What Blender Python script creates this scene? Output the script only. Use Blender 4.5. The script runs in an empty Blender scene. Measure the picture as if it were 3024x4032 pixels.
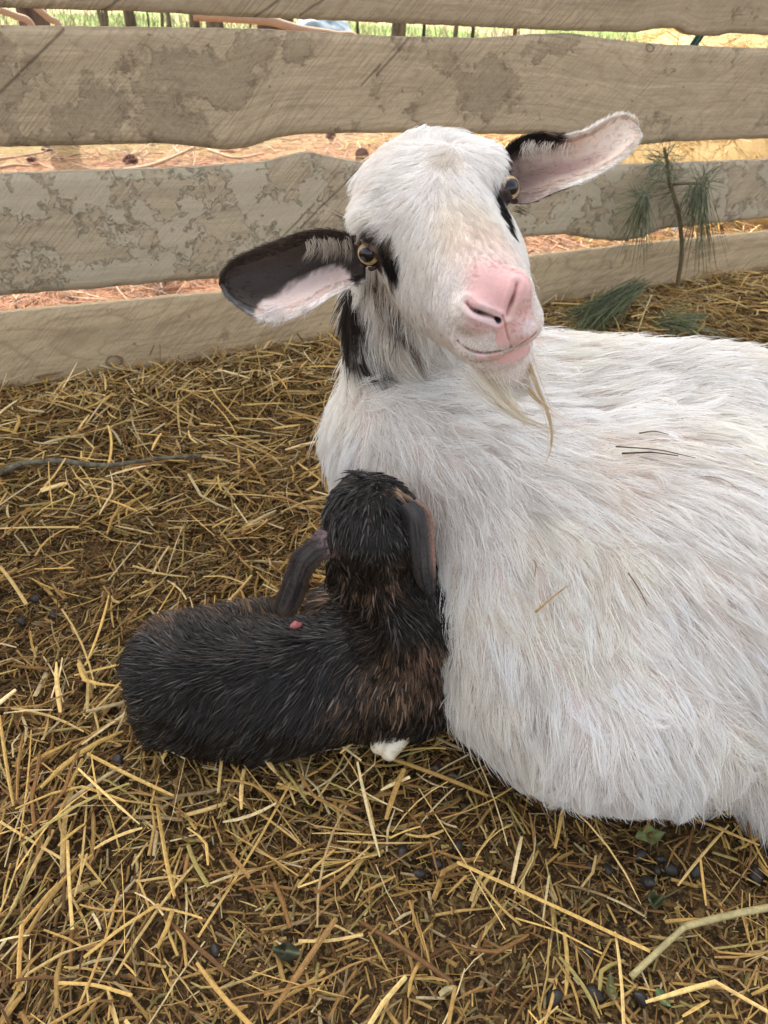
import bpy, bmesh, math, random
import numpy as np
from mathutils import Vector, Matrix
from mathutils.bvhtree import BVHTree
from mathutils.kdtree import KDTree

# ------------------------------------------------------------------ camera, sky, sun
SC = bpy.context.scene
COL = SC.collection
CAM_H, PITCH, ROLL = 0.80, math.radians(36), math.radians(2.5)
FPX = 26 / 36 * 4032
_R = np.array([1.0, 0, 0]); _F = np.array([0, math.cos(PITCH), -math.sin(PITCH)])
_U = np.array([0, math.sin(PITCH), math.cos(PITCH)])
CR = _R * math.cos(ROLL) + _U * math.sin(ROLL)
CU = _U * math.cos(ROLL) - _R * math.sin(ROLL)
CF = _F
CP = np.array([0, 0, CAM_H])
cd = bpy.data.cameras.new('camera'); cam = bpy.data.objects.new('camera', cd); COL.objects.link(cam)
cd.sensor_fit = 'VERTICAL'; cd.sensor_height = 36; cd.sensor_width = 27; cd.lens = 26
cd.clip_start = 0.02; cd.clip_end = 500
cam.matrix_world = Matrix(((CR[0], CU[0], -CF[0], CP[0]), (CR[1], CU[1], -CF[1], CP[1]), (CR[2], CU[2], -CF[2], CP[2]), (0, 0, 0, 1)))
cd.dof.use_dof = True; cd.dof.focus_distance = 0.72; cd.dof.aperture_fstop = 13
SC.camera = cam

SUN_EL = math.radians(56)
FDIR_PX = (8650, 270)                                    # where the fence's lines run together
SKY_STR, SUN_STR, EXPO = 0.15, 2.15, 1.80
SHADE_N0, SHADE_N1 = 0.55, 2.85                            # near and far edge of the added shade slab, from the fence
SC.view_settings.view_transform = 'Standard'; SC.view_settings.look = 'None'
SC.view_settings.gamma = 1; SC.view_settings.exposure = EXPO

def ray(px, py):
    d = CF + CR * ((px - 1512) / FPX) - CU * ((py - 2016) / FPX)
    return d                                              # unit depth along the view axis
def at_z(px, py, z):
    d = ray(px, py); return CP + d * ((z - CAM_H) / d[2])
def at_d(px, py, depth):
    return CP + ray(px, py) * depth
def to_px(P):
    v = np.asarray(P) - CP; dz = v @ CF
    return np.stack([1512 + FPX * (v @ CR) / dz, 2016 - FPX * (v @ CU) / dz], -1)

fd = ray(*FDIR_PX); FX = np.array([fd[0], fd[1], 0]); FX /= np.linalg.norm(FX)      # along the fence
FN = np.array([-FX[1], FX[0], 0])                                                  # outwards, away from the pen
FP0 = at_z(0, 1543, 0.012)

world = bpy.data.worlds.new('World'); SC.world = world; world.use_nodes = True
wn = world.node_tree; bg = wn.nodes['Background']; sky = wn.nodes.new('ShaderNodeTexSky')
sky.sky_type = 'NISHITA'; sky.sun_disc = False; sky.sun_elevation = SUN_EL
SUN_AZ = math.atan2(FN[0], FN[1])                         # from north (+Y) clockwise
sky.sun_rotation = SUN_AZ; sky.air_density = 0.7; sky.dust_density = 4.0; sky.ozone_density = 0.6
hz = wn.nodes.new('ShaderNodeHueSaturation'); hz.inputs['Saturation'].default_value = 0.30      # a hazy, whitish sky
wn.links.new(sky.outputs[0], hz.inputs['Color']); wn.links.new(hz.outputs[0], bg.inputs[0]); bg.inputs[1].default_value = SKY_STR
sl = bpy.data.lights.new('sun', 'SUN'); sun = bpy.data.objects.new('sun', sl); COL.objects.link(sun)
sl.energy = SUN_STR; sl.angle = math.radians(0.5); sl.color = (1, 0.94, 0.84)
sdir = Vector((FN[0] * math.cos(SUN_EL), FN[1] * math.cos(SUN_EL), math.sin(SUN_EL)))
sun.rotation_euler = sdir.to_track_quat('Z', 'Y').to_euler()
SC.cycles.max_bounces = 12; SC.cycles.diffuse_bounces = 8; SC.cycles.glossy_bounces = 3
SC.cycles.transparent_max_bounces = 8; SC.cycles.use_denoising = True

# ------------------------------------------------------------------ helpers
rng = np.random.default_rng(7); random.seed(7)

def tag(o, label=None, cat=None, group=None, kind=None):
    if label: o['label'] = label
    if cat: o['category'] = cat
    if group: o['group'] = group
    if kind: o['kind'] = kind
    return o
def empty(name, loc=(0, 0, 0)):
    o = bpy.data.objects.new(name, None); COL.objects.link(o); o.location = loc; o.empty_display_size = 0.05
    bpy.context.view_layer.update()
    return o
def link(o, parent=None):
    COL.objects.link(o)
    if parent is not None:
        o.parent = parent; o.matrix_parent_inverse = Matrix.Translation(parent.location).inverted()
    return o

def vnoise(P, s=1.0, seed=0):
    """smooth value noise in 0..1 at points P"""
    p = np.asarray(P, float) * s + seed * 17.31
    i = np.floor(p).astype(np.int64); f = p - i; f = f * f * (3 - 2 * f)
    def h(a, b, c):
        n = (a * 374761393 + b * 668265263 + c * 2147483647 + seed * 974711) & 0xFFFFFFFF
        n = ((n ^ (n >> 13)) * 1274126177) & 0xFFFFFFFF
        n = ((n ^ (n >> 16)) * 2246822519) & 0xFFFFFFFF
        return ((n ^ (n >> 15)) & 0xFFFF) / 65535.0
    r = 0
    for dx in (0, 1):
        for dy in (0, 1):
            for dz in (0, 1):
                w = np.where(dx, f[..., 0], 1 - f[..., 0]) * np.where(dy, f[..., 1], 1 - f[..., 1]) * np.where(dz, f[..., 2], 1 - f[..., 2])
                r = r + w * h(i[..., 0] + dx, i[..., 1] + dy, i[..., 2] + dz)
    return r
def fbm(P, s, seed=0, oct=3):
    r = 0; a = 0.5; t = 0
    for k in range(oct):
        r = r + a * vnoise(P, s * 2 ** k, seed + k); t += a; a *= 0.5
    return r / t
def vn2(P, s, seed=0):
    return vnoise(np.concatenate([P, np.zeros(P.shape[:-1] + (3 - P.shape[-1],))], -1), s, seed)
def unit(v):
    v = np.asarray(v, float); return v / np.maximum(np.linalg.norm(v, axis=-1, keepdims=True), 1e-9)
def sstep(a, b, x):
    t = np.clip((x - a) / (b - a), 0, 1); return t * t * (3 - 2 * t)

def mesh_np(name, V, Q, mat, parent=None, col=None, smooth=True):
    """a mesh object from vertex array V and polygon array Q (all of one size), or a list of such arrays"""
    me = bpy.data.meshes.new(name)
    Qs = Q if isinstance(Q, list) else [Q]
    V = np.asarray(V, np.float32)
    if parent is not None: V = V - np.array(parent.location, np.float32)
    me.vertices.add(len(V)); me.vertices.foreach_set('co', V.ravel())
    loops = np.concatenate([np.asarray(q).ravel() for q in Qs]).astype(np.int32)
    sizes = np.concatenate([np.full(len(q), np.asarray(q).shape[1]) for q in Qs]).astype(np.int32)
    me.loops.add(len(loops)); me.loops.foreach_set('vertex_index', loops)
    me.polygons.add(len(sizes)); me.polygons.foreach_set('loop_start', np.concatenate([[0], np.cumsum(sizes)[:-1]]).astype(np.int32))
    try: me.polygons.foreach_set('loop_total', sizes)
    except Exception: pass
    me.polygons.foreach_set('use_smooth', np.full(len(sizes), smooth))
    me.update(calc_edges=True); me.validate()
    if col is not None: set_col(me, col)
    if mat: me.materials.append(mat)
    o = bpy.data.objects.new(name, me); COL.objects.link(o)
    if parent is not None: o.parent = parent
    return o
def set_col(me, col):
    c = np.asarray(col, np.float32)
    if c.shape[1] == 3: c = np.concatenate([c, np.ones((len(c), 1), np.float32)], 1)
    a = me.color_attributes.new('col', 'FLOAT_COLOR', 'POINT'); a.data.foreach_set('color', c.ravel())

class NT:
    """little wrapper to write node materials"""
    def __init__(s, name):
        s.m = bpy.data.materials.new(name); s.m.use_nodes = True; s.t = s.m.node_tree; s.b = s.t.nodes['Principled BSDF']
        s.o = s.t.nodes['Material Output']
    def n(s, typ, **kw):
        x = s.t.nodes.new('ShaderNode' + typ)
        for k, v in kw.items():
            if k.startswith('i_'):
                key = k[2:]; key = int(key) if key.isdigit() else key.replace('_', ' ')
                s.set(x.inputs[key], v)
            else: setattr(x, k, v)
        return x
    def set(s, inp, v):
        if hasattr(v, 'node'): s.t.links.new(v, inp)
        else: inp.default_value = v
    def math(s, op, a, b=0.0, c=0.0):
        x = s.n('Math', operation=op); s.set(x.inputs[0], a); s.set(x.inputs[1], b); s.set(x.inputs[2], c); return x.outputs[0]
    def mix(s, f, a, b, mode='MIX'):
        x = s.n('Mix', data_type='RGBA', blend_type=mode); s.set(x.inputs[0], f)
        s.set(x.inputs[6], a if hasattr(a, 'node') else (*a, 1)); s.set(x.inputs[7], b if hasattr(b, 'node') else (*b, 1)); return x.outputs[2]
    def ramp(s, f, stops):
        x = s.n('ValToRGB'); s.set(x.inputs[0], f); e = x.color_ramp.elements
        while len(e) < len(stops): e.new(0.5)
        for k, (p, c) in enumerate(stops):
            e[k].position = p; e[k].color = (c, c, c, 1) if not hasattr(c, '__len__') else (*c, 1)
        return x.outputs[0]
    def noise(s, vec, scale, detail=4, rough=0.55, dist=0.0, out=0):
        x = s.n('TexNoise'); s.set(x.inputs['Vector'], vec); s.set(x.inputs['Scale'], scale)
        x.inputs['Detail'].default_value = detail; x.inputs['Roughness'].default_value = rough; x.inputs['Distortion'].default_value = dist
        return x.outputs[out]
    def mapping(s, vec, scale=(1, 1, 1), rot=(0, 0, 0), loc=(0, 0, 0)):
        x = s.n('Mapping'); s.set(x.inputs[0], vec); x.inputs[1].default_value = loc; x.inputs[2].default_value = rot; x.inputs[3].default_value = scale
        return x.outputs[0]
    def attr(s, name='col', out='Color'):
        return s.n('Attribute', attribute_name=name).outputs[out]
    def bump(s, h, strength=0.5, dist=0.002):
        x = s.n('Bump'); s.set(x.inputs['Height'], h); x.inputs['Strength'].default_value = strength; x.inputs['Distance'].default_value = dist
        s.t.links.new(x.outputs[0], s.b.inputs['Normal'])
    def base(s, c, rough=0.8, spec=0.3):
        s.set(s.b.inputs['Base Color'], c if hasattr(c, 'node') else (*c, 1)); s.set(s.b.inputs['Roughness'], rough)
        s.b.inputs['Specular IOR Level'].default_value = spec
        return s.m

def M_attr(name, rough=0.75, spec=0.25, nscale=0, namt=0.0, sss=0.0, bumps=0, bstr=0.3):
    """surface colour from the vertex colours, broken up with noise"""
    t = NT(name); c = t.attr()
    tc = t.n('TexCoord').outputs['Object']
    if nscale:
        f = t.noise(tc, nscale, 5); g = t.math('ADD', t.math('MULTIPLY', f, 2 * namt), 1 - namt)
        c = t.mix(1.0, c, g, 'MULTIPLY')
    t.base(c, rough, spec)
    if sss:
        t.b.inputs['Subsurface Weight'].default_value = sss; t.b.inputs['Subsurface Radius'].default_value = (0.006, 0.002, 0.0012)
    if bumps: t.bump(t.noise(tc, bumps, 4), bstr, 0.001)
    return t.m

# ------------------------------------------------------------------ implicit surfaces
def smin(a, b, k):
    h = np.clip(0.5 + 0.5 * (b - a) / k, 0, 1); return b + (a - b) * h - k * h * (1 - h)
def smax(a, b, k): return -smin(-a, -b, k)
def ell(P, c, r, R=None):
    q = P - np.asarray(c, np.float32)
    if R is not None: q = q @ np.asarray(R, np.float32)
    r = np.asarray(r, np.float32)
    k0 = np.sqrt(((q / r) ** 2).sum(-1)) + 1e-6; k1 = np.sqrt(((q / r ** 2) ** 2).sum(-1)) + 1e-6
    return k0 * (k0 - 1) / k1
def cap(P, a, b, ra, rb):
    a = np.asarray(a, np.float32); b = np.asarray(b, np.float32); ba = b - a
    t = np.clip(((P - a) @ ba) / (ba @ ba), 0, 1)
    return np.sqrt(((P - a - t[..., None] * ba) ** 2).sum(-1)) - (ra + (rb - ra) * t)
def pathd(P, pts):
    """distance to a polyline"""
    d = None
    for a, b in zip(pts[:-1], pts[1:]):
        e = cap(P, a, b, 0, 0); d = e if d is None else np.minimum(d, e)
    return d
def rotz(a):
    c, s = math.cos(a), math.sin(a); return np.array([[c, -s, 0], [s, c, 0], [0, 0, 1.0]])

def nets(sdf, lo, hi, h):
    """surface nets of sdf over the box lo..hi with cell size h"""
    lo = np.asarray(lo, float); n = np.ceil((np.asarray(hi) - lo) / h).astype(int) + 1
    ax = [lo[i] + h * np.arange(n[i]) for i in range(3)]
    F = np.empty(n, np.float32)
    for i in range(0, n[0], 24):
        X, Y, Z = np.meshgrid(ax[0][i:i + 24], ax[1], ax[2], indexing='ij')
        F[i:i + 24] = sdf(np.stack([X, Y, Z], -1).reshape(-1, 3).astype(np.float32)).reshape(X.shape)
    S = F < 0
    m = n - 1
    cnt = np.zeros(m, np.int8)
    cs = [(a, b, c) for a in (0, 1) for b in (0, 1) for c in (0, 1)]
    sub = lambda A, o: A[o[0]:o[0] + m[0], o[1]:o[1] + m[1], o[2]:o[2] + m[2]]
    for o in cs: cnt += sub(S, o)
    act = (cnt > 0) & (cnt < 8); idx = np.full(m, -1, np.int64); I = np.argwhere(act); idx[act] = np.arange(len(I))
    acc = np.zeros((len(I), 3)); w = np.zeros(len(I))
    for a in cs:
        for k in range(3):
            if a[k]: continue
            b = list(a); b[k] = 1
            fa = F[I[:, 0] + a[0], I[:, 1] + a[1], I[:, 2] + a[2]]; fb = F[I[:, 0] + b[0], I[:, 1] + b[1], I[:, 2] + b[2]]
            x = (fa < 0) != (fb < 0); t = np.where(x, fa / np.where(x, fa - fb, 1), 0)
            p = np.tile(np.array(a, float), (len(I), 1)); p[:, k] = t
            acc += p * x[:, None]; w += x
    V = lo + h * (I + acc / w[:, None])
    Qs = []
    for k in range(3):
        u, v = (k + 1) % 3, (k + 2) % 3
        s0 = [slice(None)] * 3; s1 = [slice(None)] * 3
        s0[k] = slice(0, n[k] - 1); s1[k] = slice(1, n[k])
        x = S[tuple(s0)] != S[tuple(s1)]
        E = np.argwhere(x); E = E[(E[:, u] > 0) & (E[:, v] > 0) & (E[:, u] < n[u] - 1) & (E[:, v] < n[v] - 1)]
        ins = S[E[:, 0], E[:, 1], E[:, 2]]
        def cell(du, dv):
            c = E.copy(); c[:, u] -= du; c[:, v] -= dv; return idx[c[:, 0], c[:, 1], c[:, 2]]
        q = np.stack([cell(1, 1), cell(0, 1), cell(0, 0), cell(1, 0)], 1)
        q[~ins] = q[~ins][:, ::-1]; Qs.append(q)
    return V, np.concatenate(Qs)
def grad(sdf, P, e=0.0008):
    P = P.astype(np.float32); g = np.zeros(P.shape, np.float32)
    for k in ((1, -1, -1), (-1, -1, 1), (-1, 1, -1), (1, 1, 1)):
        k = np.array(k, np.float32); g += k * sdf(P + e * k)[:, None]
    return g / (4 * e)
def project(sdf, P, it=3):
    P = P.astype(np.float32)
    for _ in range(it):
        g = grad(sdf, P); d = sdf(P)
        P = P - np.clip(d / np.maximum((g ** 2).sum(-1), 0.2), -0.004, 0.004)[:, None] * g
    return P
def refine(V, Q, tests):
    """split the faces whose centre passes each test in turn, returning verts and mixed polygons"""
    bm = bmesh.new(); vs = [bm.verts.new(v) for v in V]
    for q in Q:
        try: bm.faces.new([vs[i] for i in q])
        except ValueError: pass
    for t in tests:
        cen = np.array([f.calc_center_median() for f in bm.faces]); ok = t(cen)
        es = set()
        for f, k in zip(bm.faces, ok):
            if k: es.update(f.edges)
        bmesh.ops.subdivide_edges(bm, edges=list(es), cuts=1, use_grid_fill=True)
    bmesh.ops.triangulate(bm, faces=[f for f in bm.faces if len(f.verts) > 4])
    bm.verts.index_update(); V = np.array([v.co for v in bm.verts])
    q4 = np.array([[v.index for v in f.verts] for f in bm.faces if len(f.verts) == 4]); q3 = np.array([[v.index for v in f.verts] for f in bm.faces if len(f.verts) == 3])
    bm.free()
    return V, [q for q in (q4, q3) if len(q)]
def tris_of(Qs):
    T = []
    for q in Qs:
        T.append(q[:, :3])
        if q.shape[1] == 4: T.append(q[:, [0, 2, 3]])
    return np.concatenate(T)
def sample(V, T, n, w=None):
    a, b, c = V[T[:, 0]], V[T[:, 1]], V[T[:, 2]]
    A = np.linalg.norm(np.cross(b - a, c - a), axis=1)
    if w is not None: A = A * w((a + b + c) / 3)
    k = rng.choice(len(T), n, p=A / A.sum()); r = rng.random((n, 2)); s = np.sqrt(r[:, 0])
    return a[k] * (1 - s)[:, None] + b[k] * (s * (1 - r[:, 1]))[:, None] + c[k] * (s * r[:, 1])[:, None]

# ------------------------------------------------------------------ hair
def strand(P, N, D, L, lift, K):
    t = np.linspace(0, 1, K)[None, :, None]
    up = (lift[:, None, None] * (t - 0.62 * t * t)) * N[:, None, :]
    return P[:, None, :] + L[:, None, None] * (D[:, None, :] * t * 0.97 + up)
def hair(name, P, N, D, L, C, rad, mat, parent, K=6, lift=0.35, clump_n=0, clump=0.7, clump_pow=1.5, jitter=0.12, cjit=0.2, taper=0.25, big_n=0, big=0.5, clift=(0.7, 1.6), Cvar=0.08):
    """hair curves from roots P: normals N, lie directions D, lengths L, colours C; drawn together into locks (clump_n) and bigger locks (big_n)"""
    n = len(P); L = np.broadcast_to(np.asarray(L, float), (n,)); lift = np.broadcast_to(np.asarray(lift, float), (n,))
    tang = lambda D, N: unit(D - (D * N).sum(-1, keepdims=True) * N)
    D = tang(D, N); t = np.linspace(0, 1, K)[None, :, None]
    S = strand(P, N, tang(D + jitter * rng.normal(size=(n, 3)), N), L * rng.uniform(0.75, 1.15, n), lift * rng.uniform(0.6, 1.4, n), K)
    C = np.array(C, float)
    def locks_of(P, N, D, L, lift, m, cj, lr):
        ci = rng.choice(len(P), min(m, len(P)), replace=False); kd = KDTree(len(ci))
        for k, i in enumerate(ci): kd.insert(Vector(P[i]), k)
        kd.balance()
        Dc = tang(D[ci] + cj * rng.normal(size=(len(ci), 3)), N[ci])
        return ci, kd, strand(P[ci], N[ci], Dc, L[ci] * rng.uniform(0.75, 1.2, len(ci)), lift[ci] * rng.uniform(*lr, len(ci)), K)
    if clump_n:
        ci, kd, Sc = locks_of(P, N, D, L, lift, clump_n, cjit, clift)
        near = np.array([kd.find(Vector(p))[1] for p in P])
        if big_n:
            bi, kb, Sb = locks_of(P, N, D, L, lift, big_n, cjit, clift); nb = np.array([kb.find(Vector(p))[1] for p in P[ci]])
            Sc = Sc + (Sb[nb] - Sc) * big * t ** 1.3; C = C * (1 + 0.6 * Cvar * rng.normal(size=len(bi)))[nb][near][:, None]
        w = clump * t ** clump_pow * rng.uniform(0.6, 1, n)[:, None, None] * (rng.random(n) > 0.07)[:, None, None]
        S = S * (1 - w) + Sc[near] * w
        C = C * (1 + Cvar * rng.normal(size=len(ci)))[near][:, None]
    C = np.clip(C * (1 + Cvar * rng.normal(size=n))[:, None], 0.002, 0.95)
    hc = bpy.data.hair_curves.new(name); hc.add_curves([K] * n)
    S = S - np.array(parent.location) if parent is not None else S
    hc.attributes['position'].data.foreach_set('vector', S.astype(np.float32).ravel())
    tp = 1 - (1 - taper) * np.linspace(0, 1, K) ** 1.6
    R = np.broadcast_to(np.asarray(rad, float), (n,))[:, None] * tp[None, :]
    ra = hc.attributes.get('radius') or hc.attributes.new('radius', 'FLOAT', 'POINT'); ra.data.foreach_set('value', R.astype(np.float32).ravel())
    ca = hc.attributes.new('col', 'FLOAT_COLOR', 'CURVE'); ca.data.foreach_set('color', np.concatenate([C, np.ones((n, 1))], 1).astype(np.float32).ravel())
    hc.materials.append(mat)
    o = bpy.data.objects.new(name, hc); COL.objects.link(o)
    if parent is not None: o.parent = parent
    return o
def flow_field(G):
    """blend guide directions G = [(point, direction)] over space"""
    gp = np.array([g[0] for g in G]); gd = unit(np.array([g[1] for g in G]))
    def f(P, s=0.05):
        out = np.zeros_like(P)
        for i in range(0, len(P), 20000):
            d2 = ((P[i:i + 20000, None] - gp[None]) ** 2).sum(-1); w = 1 / (d2 + 0.0006) ** 2
            out[i:i + 20000] = (w[..., None] * gd[None]).sum(1) / w.sum(1, keepdims=True)
        return unit(out)
    return f

def tube(pts, rad, sides=8, cap_ends=True, squash=1.0):
    """verts and quads of a tube along pts with a radius per point"""
    pts = np.asarray(pts, float); n = len(pts); rad = np.broadcast_to(np.asarray(rad, float), (n,))
    t = unit(np.gradient(pts, axis=0)); ref = np.array([0, 0, 1.0]) if abs(t[0, 2]) < 0.9 else np.array([1.0, 0, 0])
    a = unit(np.cross(t, ref)); b = np.cross(t, a)
    th = np.linspace(0, 2 * np.pi, sides, endpoint=False)
    V = pts[:, None] + rad[:, None, None] * (np.cos(th)[None, :, None] * a[:, None] + squash * np.sin(th)[None, :, None] * b[:, None])
    V = V.reshape(-1, 3); i = np.arange(n - 1)[:, None] * sides; j = np.arange(sides)[None]; k = (j + 1) % sides
    Q = np.stack([i + j, i + k, i + sides + k, i + sides + j], -1).reshape(-1, 4)
    if cap_ends:
        c0 = len(V); V = np.concatenate([V, pts[:1], pts[-1:]]); jj = np.arange(sides); kk = (jj + 1) % sides
        T = np.concatenate([np.stack([kk, jj, np.full(sides, c0)], 1), np.stack([(n - 1) * sides + jj, (n - 1) * sides + kk, np.full(sides, c0 + 1)], 1)])
        return V, Q, T
    return V, Q, np.zeros((0, 3), int)
def tubes(lst, **kw):
    Vs, Qs, Ts, o = [], [], [], 0
    for pts, r in lst:
        V, Q, T = tube(pts, r, **kw); Vs.append(V); Qs.append(Q + o); Ts.append(T + o); o += len(V)
    return np.concatenate(Vs), [q for q in (np.concatenate(Qs), np.concatenate(Ts)) if len(q)]
def spline(pts, n):
    """Catmull-Rom through pts"""
    p = np.asarray(pts, float); q = np.concatenate([[2 * p[0] - p[1]], p, [2 * p[-1] - p[-2]]])
    u = np.linspace(0, len(p) - 1, n); i = np.minimum(u.astype(int), len(p) - 2); t = (u - i)[:, None]
    a, b, c, d = q[i], q[i + 1], q[i + 2], q[i + 3]
    return 0.5 * (2 * b + (c - a) * t + (2 * a - 5 * b + 4 * c - d) * t ** 2 + (3 * b - a - 3 * c + d) * t ** 3)
# ------------------------------------------------------------------ ground
def fence_side(P):                                        # metres beyond the fence (negative in the pen)
    return (np.asarray(P)[..., :2] - FP0[:2]) @ FN[:2]
def ground_z(P):
    P = np.asarray(P, float); q = np.concatenate([P[..., :2], np.zeros(P.shape[:-1] + (1,))], -1)
    s = fence_side(P); near = np.exp(-np.maximum(s, 0) / 6)
    z = 0.028 * (fbm(q, 5, 3) - 0.5) + 0.016 * (vnoise(q, 24, 5) - 0.5) + 0.008 * (vnoise(q, 70, 6) - 0.5) * near
    z = z + 0.012 * np.exp(-((s + 0.1) / 0.25) ** 2)
    return z - 0.004
def ground_mat():
    t = NT('ground_dirt'); pos = t.n('NewGeometry').outputs['Position']
    sep = t.n('SeparateXYZ'); t.set(sep.inputs[0], pos)
    side = t.math('SUBTRACT', t.math('ADD', t.math('MULTIPLY', sep.outputs[0], float(FN[0])), t.math('MULTIPLY', sep.outputs[1], float(FN[1]))), float(FP0[:2] @ FN[:2]))
    n1 = t.noise(pos, 9, 6, 0.6); n2 = t.noise(pos, 60, 6, 0.7); n3 = t.noise(pos, 260, 3, 0.6)
    dirt = t.mix(t.ramp(n1, [(0.35, 0), (0.65, 1)]), (0.026, 0.015, 0.008), (0.070, 0.042, 0.018))
    dirt = t.mix(t.ramp(n2, [(0.45, 0), (0.75, 1)]), dirt, (0.10, 0.064, 0.026))
    dirt = t.mix(t.ramp(n3, [(0.58, 0), (0.72, 1)]), dirt, (0.24, 0.16, 0.07))
    pine = t.mix(t.ramp(n2, [(0.3, 0), (0.7, 1)]), (0.10, 0.045, 0.028), (0.40, 0.19, 0.10))
    pine = t.mix(t.ramp(n3, [(0.5, 0), (0.7, 1)]), pine, (0.5, 0.34, 0.2))
    grass = t.mix(n1, (0.10, 0.17, 0.035), (0.26, 0.34, 0.09))
    grass = t.mix(t.ramp(t.noise(pos, 0.35, 3), [(0.45, 0), (0.6, 1)]), grass, (0.42, 0.33, 0.18))
    dirt = t.mix(t.ramp(t.noise(pos, 120, 5, 0.7), [(0.5, 0), (0.62, 1)]), dirt, (0.20, 0.13, 0.05))
    c = t.mix(t.ramp(t.math('ADD', side, t.math('MULTIPLY', n1, 0.12)), [(0.0, 0), (0.16, 1)]), dirt, pine)
    c = t.mix(t.ramp(t.math('MULTIPLY', t.math('ADD', side, t.math('MULTIPLY', n1, 2.0)), 0.1), [(0.32, 0), (0.5, 1)]), c, grass)
    t.base(c, 0.92, 0.15); t.bump(t.math('ADD', n2, t.math('MULTIPLY', n3, 0.5)), 0.8, 0.006)
    return t.m
def axis(lo, hi, h, far):
    a = np.arange(lo, hi + h / 2, h); g = [h]
    while sum(g) < far: g.append(g[-1] * 1.35)
    s = np.cumsum(g); return np.concatenate([(lo - s)[::-1], a, hi + s])
gx, gy = axis(-1.6, 2.0, 0.011, 90), axis(0.0, 3.4, 0.011, 120)
X, Y = np.meshgrid(gx, gy, indexing='ij'); GV = np.stack([X, Y, np.zeros_like(X)], -1).reshape(-1, 3)
GV[:, 2] = ground_z(GV)
i = (np.arange(len(gx) - 1)[:, None] * len(gy) + np.arange(len(gy) - 1)[None]).ravel()
ground = mesh_np('ground', GV, np.stack([i, i + len(gy), i + len(gy) + 1, i + 1], 1), ground_mat())
tag(ground, 'brown trampled dirt floor of the pen running on to rusty pine litter', 'ground', kind='structure')

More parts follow.
